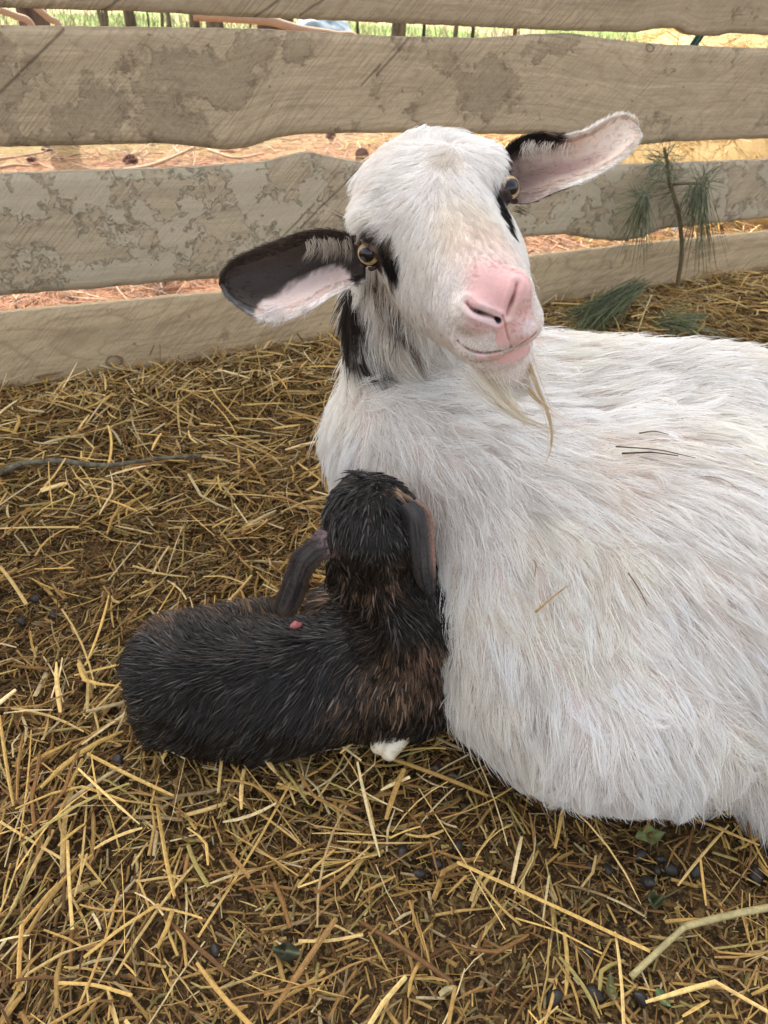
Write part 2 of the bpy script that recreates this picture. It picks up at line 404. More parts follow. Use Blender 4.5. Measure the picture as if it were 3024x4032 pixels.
# ------------------------------------------------------------------ fence
def board_mat(name, warm, mud, crust, seed, grainy=1.0, knots=()):
    t = NT(name); o0 = t.n('TexCoord').outputs['UV']       # u along the board, v up, in metres
    o = t.mapping(o0, loc=(seed * 3.17, seed * 1.3, 0))
    dk = tuple(0.62 * x for x in warm); br = (0.34, 0.235, 0.14); lt = tuple(min(0.9, 1.22 * x) for x in warm)
    g1 = t.noise(t.mapping(o, (1.6, 40, 1)), 1.0, 5, 0.65, 1.2)
    g2 = t.noise(t.mapping(t.mapping(o, rot=(0, 0, math.radians(-17 if seed == 4 else 0))), (8, 170, 1) if seed != 4 else (14, 120, 1)), 1.0, 4, 0.65, 0.5)
    figure = t.noise(t.mapping(o, (1.3, 6.5, 1)), 1.0, 2, 0.4, 0.6)                       # cathedral grain: contour lines of a stretched noise
    rings = t.math('PINGPONG', t.math('MULTIPLY', figure, 22), 0.5)
    dg = t.mapping(o, rot=(0, 0, math.radians(46)))
    saw = t.noise(t.mapping(dg, (260, 7, 1)), 1.0, 3, 0.75); saw2 = t.noise(t.mapping(dg, (70, 2.0, 1)), 1.0, 2, 0.6)
    sawz = t.ramp(t.noise(o, 2.6, 3), [(0.38, 0.15), (0.62, 1)])
    blot = t.noise(o, 6, 5, 0.65); fine = t.noise(o, 110, 6, 0.75); mid = t.noise(o, 30, 5, 0.7)
    c = t.mix(t.ramp(g1, [(0.32, 0), (0.66, 1)]), tuple(0.86 * x for x in warm), lt)
    c = t.mix(t.math('MULTIPLY', t.ramp(rings, [(0.0, 1), (0.16, 0)]), 0.38 * grainy), c, br)
    c = t.mix(t.math('MULTIPLY', t.ramp(g2, [(0.50, 0), (0.70, 1)]), 0.42 * grainy), c, br)
    c = t.mix(t.math('MULTIPLY', t.math('MULTIPLY', t.ramp(saw, [(0.48, 0), (0.64, 1)]), sawz), 0.75), c, br)
    c = t.mix(t.math('MULTIPLY', t.math('MULTIPLY', t.ramp(saw, [(0.30, 1), (0.48, 0)]), sawz), 0.7), c, lt)
    c = t.mix(t.math('MULTIPLY', t.ramp(saw2, [(0.62, 0), (0.66, 1)]), 0.22), c, (0.22, 0.155, 0.10))
    c = t.mix(t.math('MULTIPLY', t.ramp(blot, [(0.42, 0), (0.72, 1)]), 0.35), c, dk)
    c = t.mix(t.math('MULTIPLY', t.ramp(mid, [(0.52, 0), (0.68, 1)]), 0.38), c, dk)
    w = t.n('TexNoise'); t.set(w.inputs['Vector'], o); w.inputs['Scale'].default_value = 30; w.inputs['Detail'].default_value = 8; w.inputs['Roughness'].default_value = 0.65
    dis = t.n('VectorMath', operation='MULTIPLY_ADD'); t.set(dis.inputs[0], w.outputs[1]); dis.inputs[1].default_value = (0.085, 0.085, 0); t.set(dis.inputs[2], o)
    patch = t.noise(dis.outputs[0], 4.2, 7, 0.62)
    md = t.ramp(patch, [(mud, 0), (mud + 0.05, 1)]); edge = t.ramp(patch, [(mud - 0.006, 0), (mud + 0.006, 1), (mud + 0.03, 0)])
    c = t.mix(t.math('MULTIPLY', md, 0.52), c, t.mix(t.ramp(fine, [(0.35, 0), (0.65, 1)]), tuple(0.36 * x for x in warm), tuple(0.80 * x for x in warm)))
    c = t.mix(t.math('MULTIPLY', edge, t.math('MULTIPLY', t.ramp(mid, [(0.42, 0), (0.58, 1)]), 0.65)), c, (0.14, 0.10, 0.065))
    patch2 = t.noise(t.mapping(dis.outputs[0], loc=(7, 3, 0)), 9, 8, 0.68)
    cr = t.ramp(patch2, [(crust, 0), (crust + 0.012, 1)]); ce = t.ramp(patch2, [(crust - 0.02, 0), (crust - 0.002, 1), (crust + 0.004, 0)])
    c = t.mix(t.math('MULTIPLY', cr, 0.5), c, t.mix(fine, (0.54, 0.47, 0.34), (0.70, 0.63, 0.47)))
    c = t.mix(t.math('MULTIPLY', ce, t.math('MULTIPLY', t.ramp(mid, [(0.42, 0), (0.58, 1)]), 0.55)), c, (0.22, 0.145, 0.095))
    c = t.mix(t.math('MULTIPLY', t.ramp(fine, [(0.56, 0), (0.70, 1)]), 0.45), c, (0.22, 0.155, 0.10))
    c = t.mix(t.math('MULTIPLY', t.ramp(t.noise(o, 46, 2), [(0.70, 0), (0.73, 1)]), 0.6), c, (0.13, 0.095, 0.065))
    sx = t.n('SeparateXYZ'); t.set(sx.inputs[0], o0)
    for ku, kv, kr in knots:                               # dark ringed knots
        q = t.n('VectorMath', operation='DISTANCE'); t.set(q.inputs[0], t.mapping(o0, (1, 1.5, 1))); q.inputs[1].default_value = (ku, kv * 1.5, 0)
        d = t.math('ADD', t.math('DIVIDE', q.outputs['Value'], kr), t.math('MULTIPLY', t.math('SUBTRACT', mid, 0.5), 0.9))
        c = t.mix(t.math('MULTIPLY', t.ramp(d, [(0.0, 0.35), (0.55, 0.25), (0.72, 0.85), (0.9, 0.7), (1.05, 0)]), 0.9), c, (0.12, 0.085, 0.06))
    for (ua, va, ub, vb) in CUTS.get(seed, ()):            # long knife thin cuts and cracks across the face
        nx, ny = -(vb - va), ub - ua; nl = math.hypot(nx, ny); nx /= nl; ny /= nl
        dd = t.math('ABSOLUTE', t.math('SUBTRACT', t.math('ADD', t.math('MULTIPLY', sx.outputs[0], nx), t.math('MULTIPLY', sx.outputs[1], ny)), ua * nx + va * ny + 0.0))
        dd = t.math('ADD', dd, t.math('MULTIPLY', t.math('SUBTRACT', mid, 0.5), 0.004))
        seg = t.math('MULTIPLY', t.math('GREATER_THAN', sx.outputs[0], min(ua, ub)), t.math('LESS_THAN', sx.outputs[0], max(ua, ub)))
        c = t.mix(t.math('MULTIPLY', t.math('MULTIPLY', t.ramp(dd, [(0.0009, 1), (0.0030, 0)]), seg), 0.75), c, (0.10, 0.07, 0.045))
    t.base(c, 0.9, 0.15)
    h = t.math('ADD', t.math('MULTIPLY', saw, 0.8), t.math('ADD', t.math('MULTIPLY', g2, 0.6), t.math('ADD', t.math('MULTIPLY', md, 0.7), t.math('ADD', t.math('MULTIPLY', cr, 0.9), t.math('MULTIPLY', fine, 0.6)))))
    t.bump(h, 0.85, 0.0030)
    return t.m
def on_fence(px, py, off=0.0):
    d = ray(px, py); k = ((FP0[:2] + FN[:2] * off - CP[:2]) @ FN[:2]) / (d[:2] @ FN[:2]); return CP + d * k
def edge_curve(pts):
    w = np.array([on_fence(*p) for p in pts]); s = (w - FP0) @ FX; return s, w[:, 2]
def s_of(px, py): return float((on_fence(px, py) - FP0) @ FX)
def v_of(px, py, bot): s_, z_ = edge_curve(bot); p = on_fence(px, py); return float(p[2] - np.interp((p - FP0) @ FX, s_, z_))
CUTS = {}
fence = empty('board_fence', (FP0[0], FP0[1], 0))
tag(fence, 'rough sawn grey brown board fence of wavy edged planks behind the goats', 'fence')
BOARDS = [
    ('weathered grey board along the top edge of the picture', None,
     [(-600, 5), (0, 31), (547, 46), (911, 66), (1512, 89), (1900, 107), (2239, 122), (2402, 125), (2510, 129), (2578, 114), (2673, 109), (2713, 139), (2835, 144), (2863, 130), (3024, 139), (3700, 165)],
     ((0.53, 0.42, 0.275), 0.60, 0.72, 1, 0.8)),
    ('wide board stained with dark dried mud patches',
     [(-600, 92), (0, 103), (228, 105), (638, 109), (1048, 117), (1512, 144), (1900, 152), (2137, 136), (2273, 132), (2340, 146), (2476, 163), (2645, 178), (3024, 193), (3700, 215)],
     [(-600, 590), (0, 581), (273, 574), (638, 565), (756, 576), (893, 592), (984, 583), (1075, 547), (1185, 529), (1512, 524), (1900, 529), (2144, 529), (2300, 550), (2496, 573), (2645, 559), (3024, 546), (3700, 535)],
     ((0.57, 0.45, 0.295), 0.55, 0.70, 2, 0.9)),
    ('board crusted with pale flaking mud',
     [(-600, 712), (0, 690), (456, 674), (820, 661), (1048, 642), (1139, 620), (1221, 601), (1294, 620), (1413, 642), (1800, 660), (2200, 665), (2476, 651), (2578, 647), (3024, 632), (3700, 610)],
     [(-600, 1212), (0, 1165), (365, 1139), (729, 1107), (875, 1098), (1500, 1010), (2056, 934), (2225, 923), (2341, 942), (2429, 952), (2510, 942), (2612, 902), (2781, 885), (3024, 858), (3700, 780)],
     ((0.54, 0.445, 0.30), 0.66, 0.49, 3, 0.5)),
    ('lowest board with coarse slanting grain and one knot',
     [(-600, 1300), (0, 1240), (875, 1157), (2097, 1013), (2463, 972), (3024, 916), (3700, 850)],
     [(-600, 1635), (0, 1543), (235, 1512), (1300, 1347), (2124, 1213), (2680, 1118), (3024, 1068), (3700, 965)],
     ((0.59, 0.465, 0.29), 0.70, 0.66, 4, 1.3)),
]
BT = 0.026
for lab, top, bot, mt in BOARDS:
    K_ = {2: [(2560, 190, .016)], 3: [(752, 742, .009)], 4: [(450, 1425, .022), (2735, 990, .012)]}.get(mt[3], [])
    C_ = {1: [(1180, 60, 1330, -40), (380, 60, 480, -10), (1000, 70, 1100, 0)], 2: [(255, 112, 0, 365), (1480, 300, 1620, 140), (1420, 340, 1500, 250)], 3: [(1180, 900, 1420, 660), (1050, 1000, 1240, 800)]}.get(mt[3], [])
    knots = [(s_of(x, y), v_of(x, y, bot), r) for x, y, r in K_]
    CUTS[mt[3]] = [(s_of(a, b), v_of(a, b, bot), s_of(c, d), v_of(c, d, bot)) for a, b, c, d in C_]
    mt = (*mt, knots)
    sb, zb = edge_curve(bot)
    if top is None: s_t, zt = sb, np.full(len(sb), zb.max() + 0.16)
    else: s_t, zt = edge_curve(top)
    s = np.arange(max(sb[0], s_t[0]) - 0.7, min(sb[-1], s_t[-1]) + 1.6, 0.008); nz = 15
    def smooth(ss, zz):
        v = np.interp(s, ss, zz); k = np.exp(-np.linspace(-2, 2, 9) ** 2); k /= k.sum()
        return np.convolve(np.pad(v, 4, 'edge'), k, 'valid')
    A, B = smooth(sb, zb), smooth(s_t, zt)
    q = np.stack([s, np.zeros_like(s), np.zeros_like(s)], -1)
    A = A + 0.0025 * (vnoise(q, 60, mt[3]) - 0.5); B = B + 0.0025 * (vnoise(q, 60, mt[3] + 9) - 0.5)
    v = np.linspace(0, 1, nz); Z = A[:, None] + (B - A)[:, None] * v[None]
    Sg = np.broadcast_to(s[:, None], Z.shape)
    rough = 0.0018 * (vnoise(np.stack([Sg * 1.2 + Z, Sg * 0 + mt[3], Z * 2 - Sg], -1), 60, 4) - 0.5)
    edge_in = 0.004 * (np.maximum(0, 1 - v / 0.06) + np.maximum(0, (v - 0.94) / 0.06))[None]
    P = lambda d: FP0 + FX * Sg[..., None] + FN * d[..., None] + np.array([0, 0, 1.0]) * (Z - FP0[2])[..., None]
    front = P(rough + edge_in); back = P(BT - rough - 0 * edge_in)
    n = len(s); V = np.concatenate([front.reshape(-1, 3), back.reshape(-1, 3)])
    i = (np.arange(n - 1)[:, None] * nz + np.arange(nz - 1)[None]).ravel(); o = n * nz
    Q = [np.stack([i, i + nz, i + nz + 1, i + 1], 1), np.stack([i + 1, i + nz + 1, i + nz, i], 1) + o]
    j = np.arange(n - 1) * nz
    Q.append(np.stack([j, o + j, o + j + nz, j + nz], 1)); j = j + nz - 1
    Q.append(np.stack([j, j + nz, o + j + nz, o + j], 1))
    for e, fl in ((0, 1), ((n - 1) * nz, 0)):
        k = e + np.arange(nz - 1); r = np.stack([k, k + 1, o + k + 1, o + k], 1); Q.append(r if fl else r[:, ::-1])
    ob = mesh_np('board', V, np.concatenate(Q), board_mat('rough_sawn_board', *mt), fence)
    ob['label'] = lab
    # grain runs with the board: a UV map in metres
    me = ob.data; uv = me.uv_layers.new(name='UVMap')
    vi = np.empty(len(me.loops), np.int32); me.loops.foreach_get('vertex_index', vi)
    uvv = np.stack([np.concatenate([Sg.ravel(), Sg.ravel()]), np.concatenate([(Z - A[:, None]).ravel(), (Z - A[:, None]).ravel() + 0.5])], -1)
    uv.data.foreach_set('uv', uvv[vi].astype(np.float32).ravel())

# ------------------------------------------------------------------ slab added overhead and out of view to keep the sun off the pen
def slab(a0, a1, n0, n1, z0, z1):
    c = [(a, n, z) for z in (z0, z1) for a, n in ((a0, n0), (a1, n0), (a1, n1), (a0, n1))]
    V = np.array([[*(FP0[:2] + FX[:2] * a + FN[:2] * n), z] for a, n, z in c])
    return V, np.array([[3, 2, 1, 0], [4, 5, 6, 7], [0, 1, 5, 4], [1, 2, 6, 5], [2, 3, 7, 6], [3, 0, 4, 7]])
t = NT('shade_slab_brown'); tc = t.n('TexCoord').outputs['Object']
shade_slab = mesh_np('shade_slab', *slab(-5, 7, SHADE_N0, SHADE_N1, 4.0, 4.1), t.base(t.mix(t.noise(tc, 4, 4), (0.30, 0.23, 0.15), (0.42, 0.33, 0.22)), 0.9), smooth=False)
tag(shade_slab, 'unseen brown slab added overhead to shade the pen', 'shade_slab', kind='structure')
# ------------------------------------------------------------------ nanny goat
def frame_of(eye_mid, fwd, right):
    Y = unit(fwd); X = unit(right - (right @ Y) * Y); Z = np.cross(X, Y); return np.stack([X, Y, Z], 1)   # columns
camv = lambda v: CR * v[0] + CU * v[1] - CF * v[2]           # camera x right, y up, z towards the viewer
EYE_L, EYE_R = at_d(1997, 727, 0.628), at_d(1435, 1000, 0.640)
NOSE = at_d(1965, 1215, 0.53)
EM = (EYE_L + EYE_R) / 2
HM = frame_of(EM, NOSE - EM, EYE_R - EYE_L)                  # X her right (picture left), Y to the nose, Z crown
EH = np.linalg.norm(EYE_R - EYE_L) / 2
hw = lambda q: EM + HM @ np.asarray(q, float)                # head -> world
wh = lambda P: (P - EM) @ HM                                 # world -> head
HMf, EMf = HM.astype(np.float32), EM.astype(np.float32)
GAZE = {+1: unit(np.array([0.74, 0.58, 0.22])), -1: unit(np.array([-0.74, 0.58, 0.22]))}
EYEC = {1: np.array([EH - 0.006, 0.001, 0.0]), -1: np.array([-(EH - 0.004), 0.006, 0.0])}
ERAD = 0.0120

def mir(Q):
    q = Q.copy(); q[:, 0] = np.abs(q[:, 0]); return q
def head_sdf(Q):
    A = mir(Q)
    d = ell(Q, (0, -0.032, 0.0), (0.060, 0.062, 0.050))                         # skull
    d = smin(d, ell(Q, (0, -0.012, 0.022), (0.047, 0.05, 0.0275)), 0.03)        # domed forehead
    d = smin(d, cap(Q, (0, 0.0, 0.0), (0, 0.100, -0.012), 0.049, 0.0335), 0.03)   # face
    d = smin(d, ell(Q, (0, 0.045, -0.035), (0.0445, 0.072, 0.048)), 0.03)
    d = smin(d, cap(Q, (0, 0.03, 0.022), (0, 0.118, 0.0), 0.026, 0.019), 0.02)   # nasal bridge
    d = smin(d, ell(A, (0.0475, 0.000, 0.025), (0.019, 0.027, 0.015)), 0.012)    # brows
    d = smin(d, ell(Q, (0, 0.121, -0.024), (0.0325, 0.031, 0.032)), 0.02)        # muzzle
    d = smin(d, ell(A, (0.0165, 0.131, -0.035), (0.0178, 0.021, 0.0145)), 0.009)  # upper lips
    d = smin(d, cap(Q, (0, -0.025, -0.060), (0, 0.092, -0.066), 0.040, 0.026), 0.03)   # lower jaw
    d = smin(d, ell(A, (0.03, 0.012, -0.038), (0.022, 0.05, 0.034)), 0.03)       # cheeks
    d = smin(d, ell(Q, (0, 0.1200, -0.0600), (0.0255, 0.0215, 0.0105)), 0.007)      # lower lip
    d = smin(d, ell(Q, (0, 0.1170, -0.0785), (0.0245, 0.0255, 0.0190)), 0.010)       # chin
    d = smin(d, ell(A, (0.017, 0.137, -0.003), (0.0135, 0.013, 0.014)), 0.008)   # nostril wings
    # eye sockets and lids
    for s in (1, -1):
        e = EYEC[s]; g = GAZE[s]
        p = Q - e.astype(np.float32); ax = p @ g.astype(np.float32)
        rr = np.sqrt(np.maximum((p ** 2).sum(-1) - ax ** 2, 0))
        up = p[:, 2]
        d = smin(d, np.sqrt((rr - 0.0115) ** 2 + (ax - 0.0062 - 0.10 * np.abs(up)) ** 2) - 0.0027, 0.006)
        d = smax(d, -(np.sqrt((p ** 2).sum(-1)) - (ERAD + 0.0003)), 0.0015)
        d = smax(d, -np.maximum(rr - 0.0098, np.maximum(0.002 - ax, ax - 0.03)), 0.002)
    return d
NK0, NK1 = hw((0, -0.082, -0.022)), np.array([0.018, 0.905, 0.33])
def goat_body_sdf(P):
    d = ell(P, (0.118, 0.845, 0.225), (0.168, 0.150, 0.190))                     # chest and shoulder
    d = smin(d, ell(P, (0.048, 0.838, 0.315), (0.125, 0.105, 0.112)), 0.04)     # point of the shoulder
    d = smin(d, cap(P, (0.09, 0.745, 0.30), (0.25, 0.56, 0.13), 0.07, 0.085), 0.05)   # upper arm under the coat
    d = smin(d, ell(P, (0.30, 0.765, 0.185), (0.34, 0.245, 0.235), rotz(-0.18)), 0.09)   # ribs
    d = smin(d, ell(P, (0.297, 0.672, 0.105), (0.234, 0.190, 0.138), rotz(-0.25)), 0.07)   # belly on the ground
    d = smin(d, ell(P, (0.60, 0.73, 0.19), (0.22, 0.23, 0.215)), 0.09)          # rump
    d = smin(d, ell(P, (0.58, 0.53, 0.06), (0.17, 0.10, 0.075)), 0.04)           # hind leg folded
    d = smin(d, cap(P, (0.02, 0.87, 0.39), (0.42, 0.84, 0.395), 0.045, 0.055), 0.06)   # spine
    mid = (NK0 + NK1) / 2 + np.array([0.002, 0.022, 0])
    n = cap(P, NK1, mid, 0.078, 0.064); n = smin(n, cap(P, mid, NK0, 0.064, 0.048), 0.03)
    d = smin(d, n, 0.012)
    return d
def goat_sdf(P):
    P = np.asarray(P, np.float32); d = goat_body_sdf(P)
    Q = (P - EMf) @ HMf
    near = ((Q[:, 0] ** 2 + (Q[:, 1] - 0.03) ** 2 + Q[:, 2] ** 2) < 0.20 ** 2)
    if near.any():
        h = head_sdf(Q[near]); dn = d[near]
        d[near] = smin(dn, h, 0.010)
    return d
GV_, GQ_ = nets(goat_sdf, (-0.16, 0.36, -0.03), (0.86, 1.06, 0.78), 0.007)
in_head = lambda c: np.linalg.norm(wh(c) - np.array([0, 0.04, 0]), axis=1) < 0.16
def in_face(c):
    q = wh(c); m = (np.abs(q[:, 1] - 0.135) < 0.05) & (np.linalg.norm(q - np.array([0, 0.13, -0.02]), axis=1) < 0.062)
    for s in (1, -1): m |= np.linalg.norm(q - EYEC[s], axis=1) < 0.024
    return m
fine = lambda c: np.linalg.norm((wh(c) - np.array([0, 0.148, -0.025])) / np.array([1, 0.8, 1.25]), axis=1) < 0.036
GV_, GQs = refine(GV_, GQ_, [in_head, in_face, in_face, fine])
GV_ = project(goat_sdf, GV_, 4); GN_ = unit(grad(goat_sdf, GV_)); GT = tris_of(GQs)
def make_bvh(V, T): return BVHTree.FromPolygons([Vector(v) for v in V], [tuple(int(k) for k in t) for t in T])
def hit(bvh, px, py):
    r = bvh.ray_cast(Vector(CP), Vector(unit(ray(px, py)))); return None if r[0] is None else np.array(r[0])
bvh_goat = make_bvh(GV_, GT)
# creases of the muzzle, pressed into the skin: mouth, groove of the lip, the two nostrils
def crease(pts, n=24):
    h = [hit(bvh_goat, *p) for p in pts]; return spline([q for q in h if q is not None], n)
MOUTH = crease([(1800, 1345), (1840, 1376), (1885, 1391), (1950, 1389), (2015, 1372), (2070, 1346), (2112, 1312)])
PHILT = crease([(1978, 1245), (1990, 1285), (2000, 1325), (2013, 1370)], 12)
NOS_R = crease([(1836, 1190), (1862, 1216), (1895, 1232), (1930, 1245), (1962, 1258)]); NOS_L = crease([(1998, 1240), (2012, 1200), (2026, 1160), (2036, 1118)])
def dline(P, L):
    d = np.full(len(P), 1e3); m = np.linalg.norm(P - L.mean(0), axis=1) < 0.06
    if m.any(): d[m] = pathd(P[m].astype(np.float32), L)
    return d
def dpts(P, L):
    i = np.argmin(((P[:, None] - L[None]) ** 2).sum(-1), 1); return i / (len(L) - 1)
d_m, d_p, d_r, d_l = [dline(GV_, q) for q in (MOUTH, PHILT, NOS_R, NOS_L)]
def along(d, L):
    t = np.zeros(len(GV_)); m = d < 0.008; t[m] = dpts(GV_[m], L); return t
t_r, t_l = along(d_r, NOS_R), along(d_l, NOS_L)
w_r = 0.0010 + 0.0013 * np.exp(-((t_r - 0.45) / 0.28) ** 2); w_l = 0.0012 + 0.0007 * np.exp(-((t_l - 0.4) / 0.3) ** 2)
push = 0.0016 * np.exp(-(d_m / 0.0014) ** 2) + 0.0011 * np.exp(-(d_p / 0.0011) ** 2) + 0.0052 * np.exp(-(d_r / w_r) ** 2) + 0.0034 * np.exp(-(d_l / w_l) ** 2)
push -= 0.0012 * np.exp(-((d_r - 0.0052) / 0.0022) ** 2) * (d_r < 0.02) + 0.0010 * np.exp(-((d_l - 0.0048) / 0.0022) ** 2)     # raised rims of the nostrils
GV_ = GV_ - GN_ * push[:, None].astype(np.float32)
bvh_goat = make_bvh(GV_, GT)

goat = empty('goat', (0.25, 0.75, 0.0))
tag(goat, 'big white goat lying on the straw, pink nose and black eye patches', 'goat')
# ---- colours by patches laid on the skin: (picture point that lies on the patch, size, colour)
PX = 0.60 / FPX                                           # metres per photo pixel at the head
WHITE = np.array([0.95, 0.93, 0.89])
DARK, BROWN, TAN, PINK = (0.020, 0.016, 0.014), (0.085, 0.058, 0.042), (0.27, 0.19, 0.125), (0.80, 0.48, 0.45)
PATCH = []
def patch(px, py, r, c, soft=0.45, amt=1.0, k=1.0):
    h = hit(bvh_goat, px, py)
    if h is not None: PATCH.append((h, r * PX * k, np.array(c), soft, amt))
for q in [(1930, 985, 120, (0.80, 0.64, 0.575), 0.9, .6), (1850, 880, 120, (0.78, 0.70, 0.58), 0.9, .5), (1760, 640, 60, (0.62, 0.55, 0.46), 0.9, .5),
          (1900, 1090, 60, (0.82, 0.62, 0.57), 0.8, .8), (1960, 1140, 84, PINK, .8), (1900, 1190, 52, PINK, .7), (2035, 1140, 62, PINK, .75), (1985, 1240, 55, PINK),
          (2045, 1240, 66, (0.82, 0.56, 0.52)), (1900, 1262, 60, (0.82, 0.62, 0.60), .6), (1995, 1320, 42, PINK), (2060, 1320, 55, (0.82, 0.60, 0.565), .7),
          (1945, 1408, 26, (0.76, 0.49, 0.46)), (1985, 1408, 28, (0.76, 0.48, 0.45)), (2025, 1398, 30, (0.76, 0.47, 0.44)), (2065, 1378, 30, (0.76, 0.47, 0.44)), (2098, 1350, 28, (0.76, 0.48, 0.45)), (1895, 1408, 18, (0.8, 0.58, 0.56)),
          (2085, 1290, 30, (0.86, 0.74, 0.72)),
          (1385, 905, 40, BROWN, .6), (1375, 960, 55, DARK), (1420, 985, 60, DARK), (1470, 1005, 62, DARK), (1525, 1035, 52, DARK), (1548, 1068, 40, DARK), (1450, 945, 40, (0.10, 0.075, 0.06), .8),
          (1530, 980, 30, (0.16, 0.12, 0.09), .9),
          (1500, 1110, 40, TAN, .8), (1440, 1070, 45, BROWN, .7), (1405, 1050, 50, BROWN), (1545, 1130, 30, TAN, .9), (1470, 1140, 25, BROWN, .7),
          (1968, 790, 30, DARK), (1982, 835, 30, DARK), (1996, 875, 30, DARK), (2010, 915, 22, DARK), (1995, 760, 34, DARK), (2000, 800, 34, DARK), (2015, 845, 32, DARK), (2025, 880, 28, DARK), (2010, 680, 36, DARK), (1990, 640, 34, BROWN, .8), (1985, 605, 26, BROWN, .8)]:
    patch(q[0], q[1], q[2] * (1.45 if q[3] is DARK else 1), *q[3:])
for k in np.linspace(0, 1, 14):                           # brown line running down the jaw
    x, y = 1490 + (1665 - 1490) * k, 1150 + (1425 - 1150) * k + 25 * math.sin(k * math.pi)
    patch(x, y, 22, (0.17, 0.115, 0.085), .6, .9)
for q in [(1395, 1210, 60), (1382, 1280, 62), (1385, 1350, 62), (1405, 1400, 60), (1440, 1420, 50), (1360, 1430, 60), (1490, 1440, 40), (1420, 1290, 45)]:
    patch(q[0], q[1], q[2], (0.055, 0.042, 0.033), .6, 1.0, 1.75)
for q in [(1345, 1230, 45), (1340, 1290, 50), (1338, 1350, 50), (1345, 1400, 50)]:
    patch(q[0], q[1], q[2], (0.10, 0.08, 0.064), .6, .95, 1.5)
def goat_color(P, skin=False):
    q = wh(P); base = np.tile(WHITE if not skin else np.array([0.66, 0.57, 0.52]), (len(P), 1))
    n = fbm(P, 9, 21)[:, None]
    base = base * (1 - 0.10 * sstep(0.5, 0.75, n)) * np.array([1, 1, 1]) + 0
    yel = sstep(0.52, 0.7, fbm(P, 14, 31))[:, None] * 0.32
    base = base * (1 - yel) + yel * base * np.array([1.0, 0.965, 0.87])
    pk = sstep(0.58, 0.74, fbm(P, 8, 41))[:, None] * 0.4
    base = base * (1 - pk) + pk * base * np.array([1.0, 0.92, 0.88])
    for c, r, col, soft, amt in PATCH:
        d = np.linalg.norm(P - c, axis=1) / r * (1 + 0.25 * (fbm(P, 160, 5) - 0.5))
        w = (amt * (1 - sstep(1 - soft * 0.6, 1 + soft * 0.8, d)))[:, None]
        if w.max() > 0: base = base * (1 - w) + w * col
    return base
def muzzle_bare(P):
    """0 on the bare pink nose and lips, 1 on the haired face"""
    c = goat_color(P); pink = sstep(0.26, 0.40, 1 - c[:, 1] / c[:, 0]) * (c[:, 0] > 0.5) * (wh(P)[:, 1] > 0.09)
    return (1 - pink) * sstep(0.0012, 0.0026, dline(P, MOUTH)) * sstep(0.001, 0.003, dline(P, PHILT)) * sstep(0.004, 0.0065, np.minimum(dline(P, NOS_R), dline(P, NOS_L)))
col = goat_color(GV_, True)
qv = wh(GV_)
w = ((1 - sstep(0.35, 1.25, d_r / w_r)) * (0.25 + 0.75 * np.exp(-((t_r - 0.5) / 0.34) ** 2)))[:, None]; col = col * (1 - w) + w * np.array([0.055, 0.016, 0.014])  # shade inside the nostrils painted into the skin colour
w = (0.8 * (1 - sstep(0.3, 1.25, d_l / w_l)) * (0.2 + 0.8 * np.exp(-((t_l - 0.45) / 0.3) ** 2)))[:, None]; col = col * (1 - w) + w * np.array([0.22, 0.075, 0.07])
hd = hit(bvh_goat, 1962, 1258)
w = (1 - sstep(0.0026, 0.0042, np.linalg.norm(GV_ - hd, axis=1)))[:, None]; col = col * (1 - w) + w * np.array([0.02, 0.021, 0.025])
w = 0.8 * (1 - sstep(0.0005, 0.0017, d_m))[:, None]; col = col * (1 - w) + w * np.array([0.20, 0.095, 0.08])
w = 0.65 * (1 - sstep(0.0003, 0.0011, d_p))[:, None]; col = col * (1 - w) + w * np.array([0.40, 0.19, 0.17])
for s in (1, -1):                                         # dark pink lids round the eyes
    d = np.linalg.norm(qv - EYEC[s], axis=1); w = (1 - sstep(0.0165, 0.0205, d))[:, None]
    ip = sstep(0.004, 0.010, qv[:, 2:3]); lid = np.array([0.05, 0.034, 0.028]) * (1 - ip) + ip * np.array([0.20, 0.125, 0.11])
    col = col * (1 - w) + w * lid
M_SKIN = M_attr('goat_skin', 0.62, 0.22, 420, 0.14, 0.12, 1100, 0.45)
body = mesh_np('body', GV_, GQs, M_SKIN, goat, col)

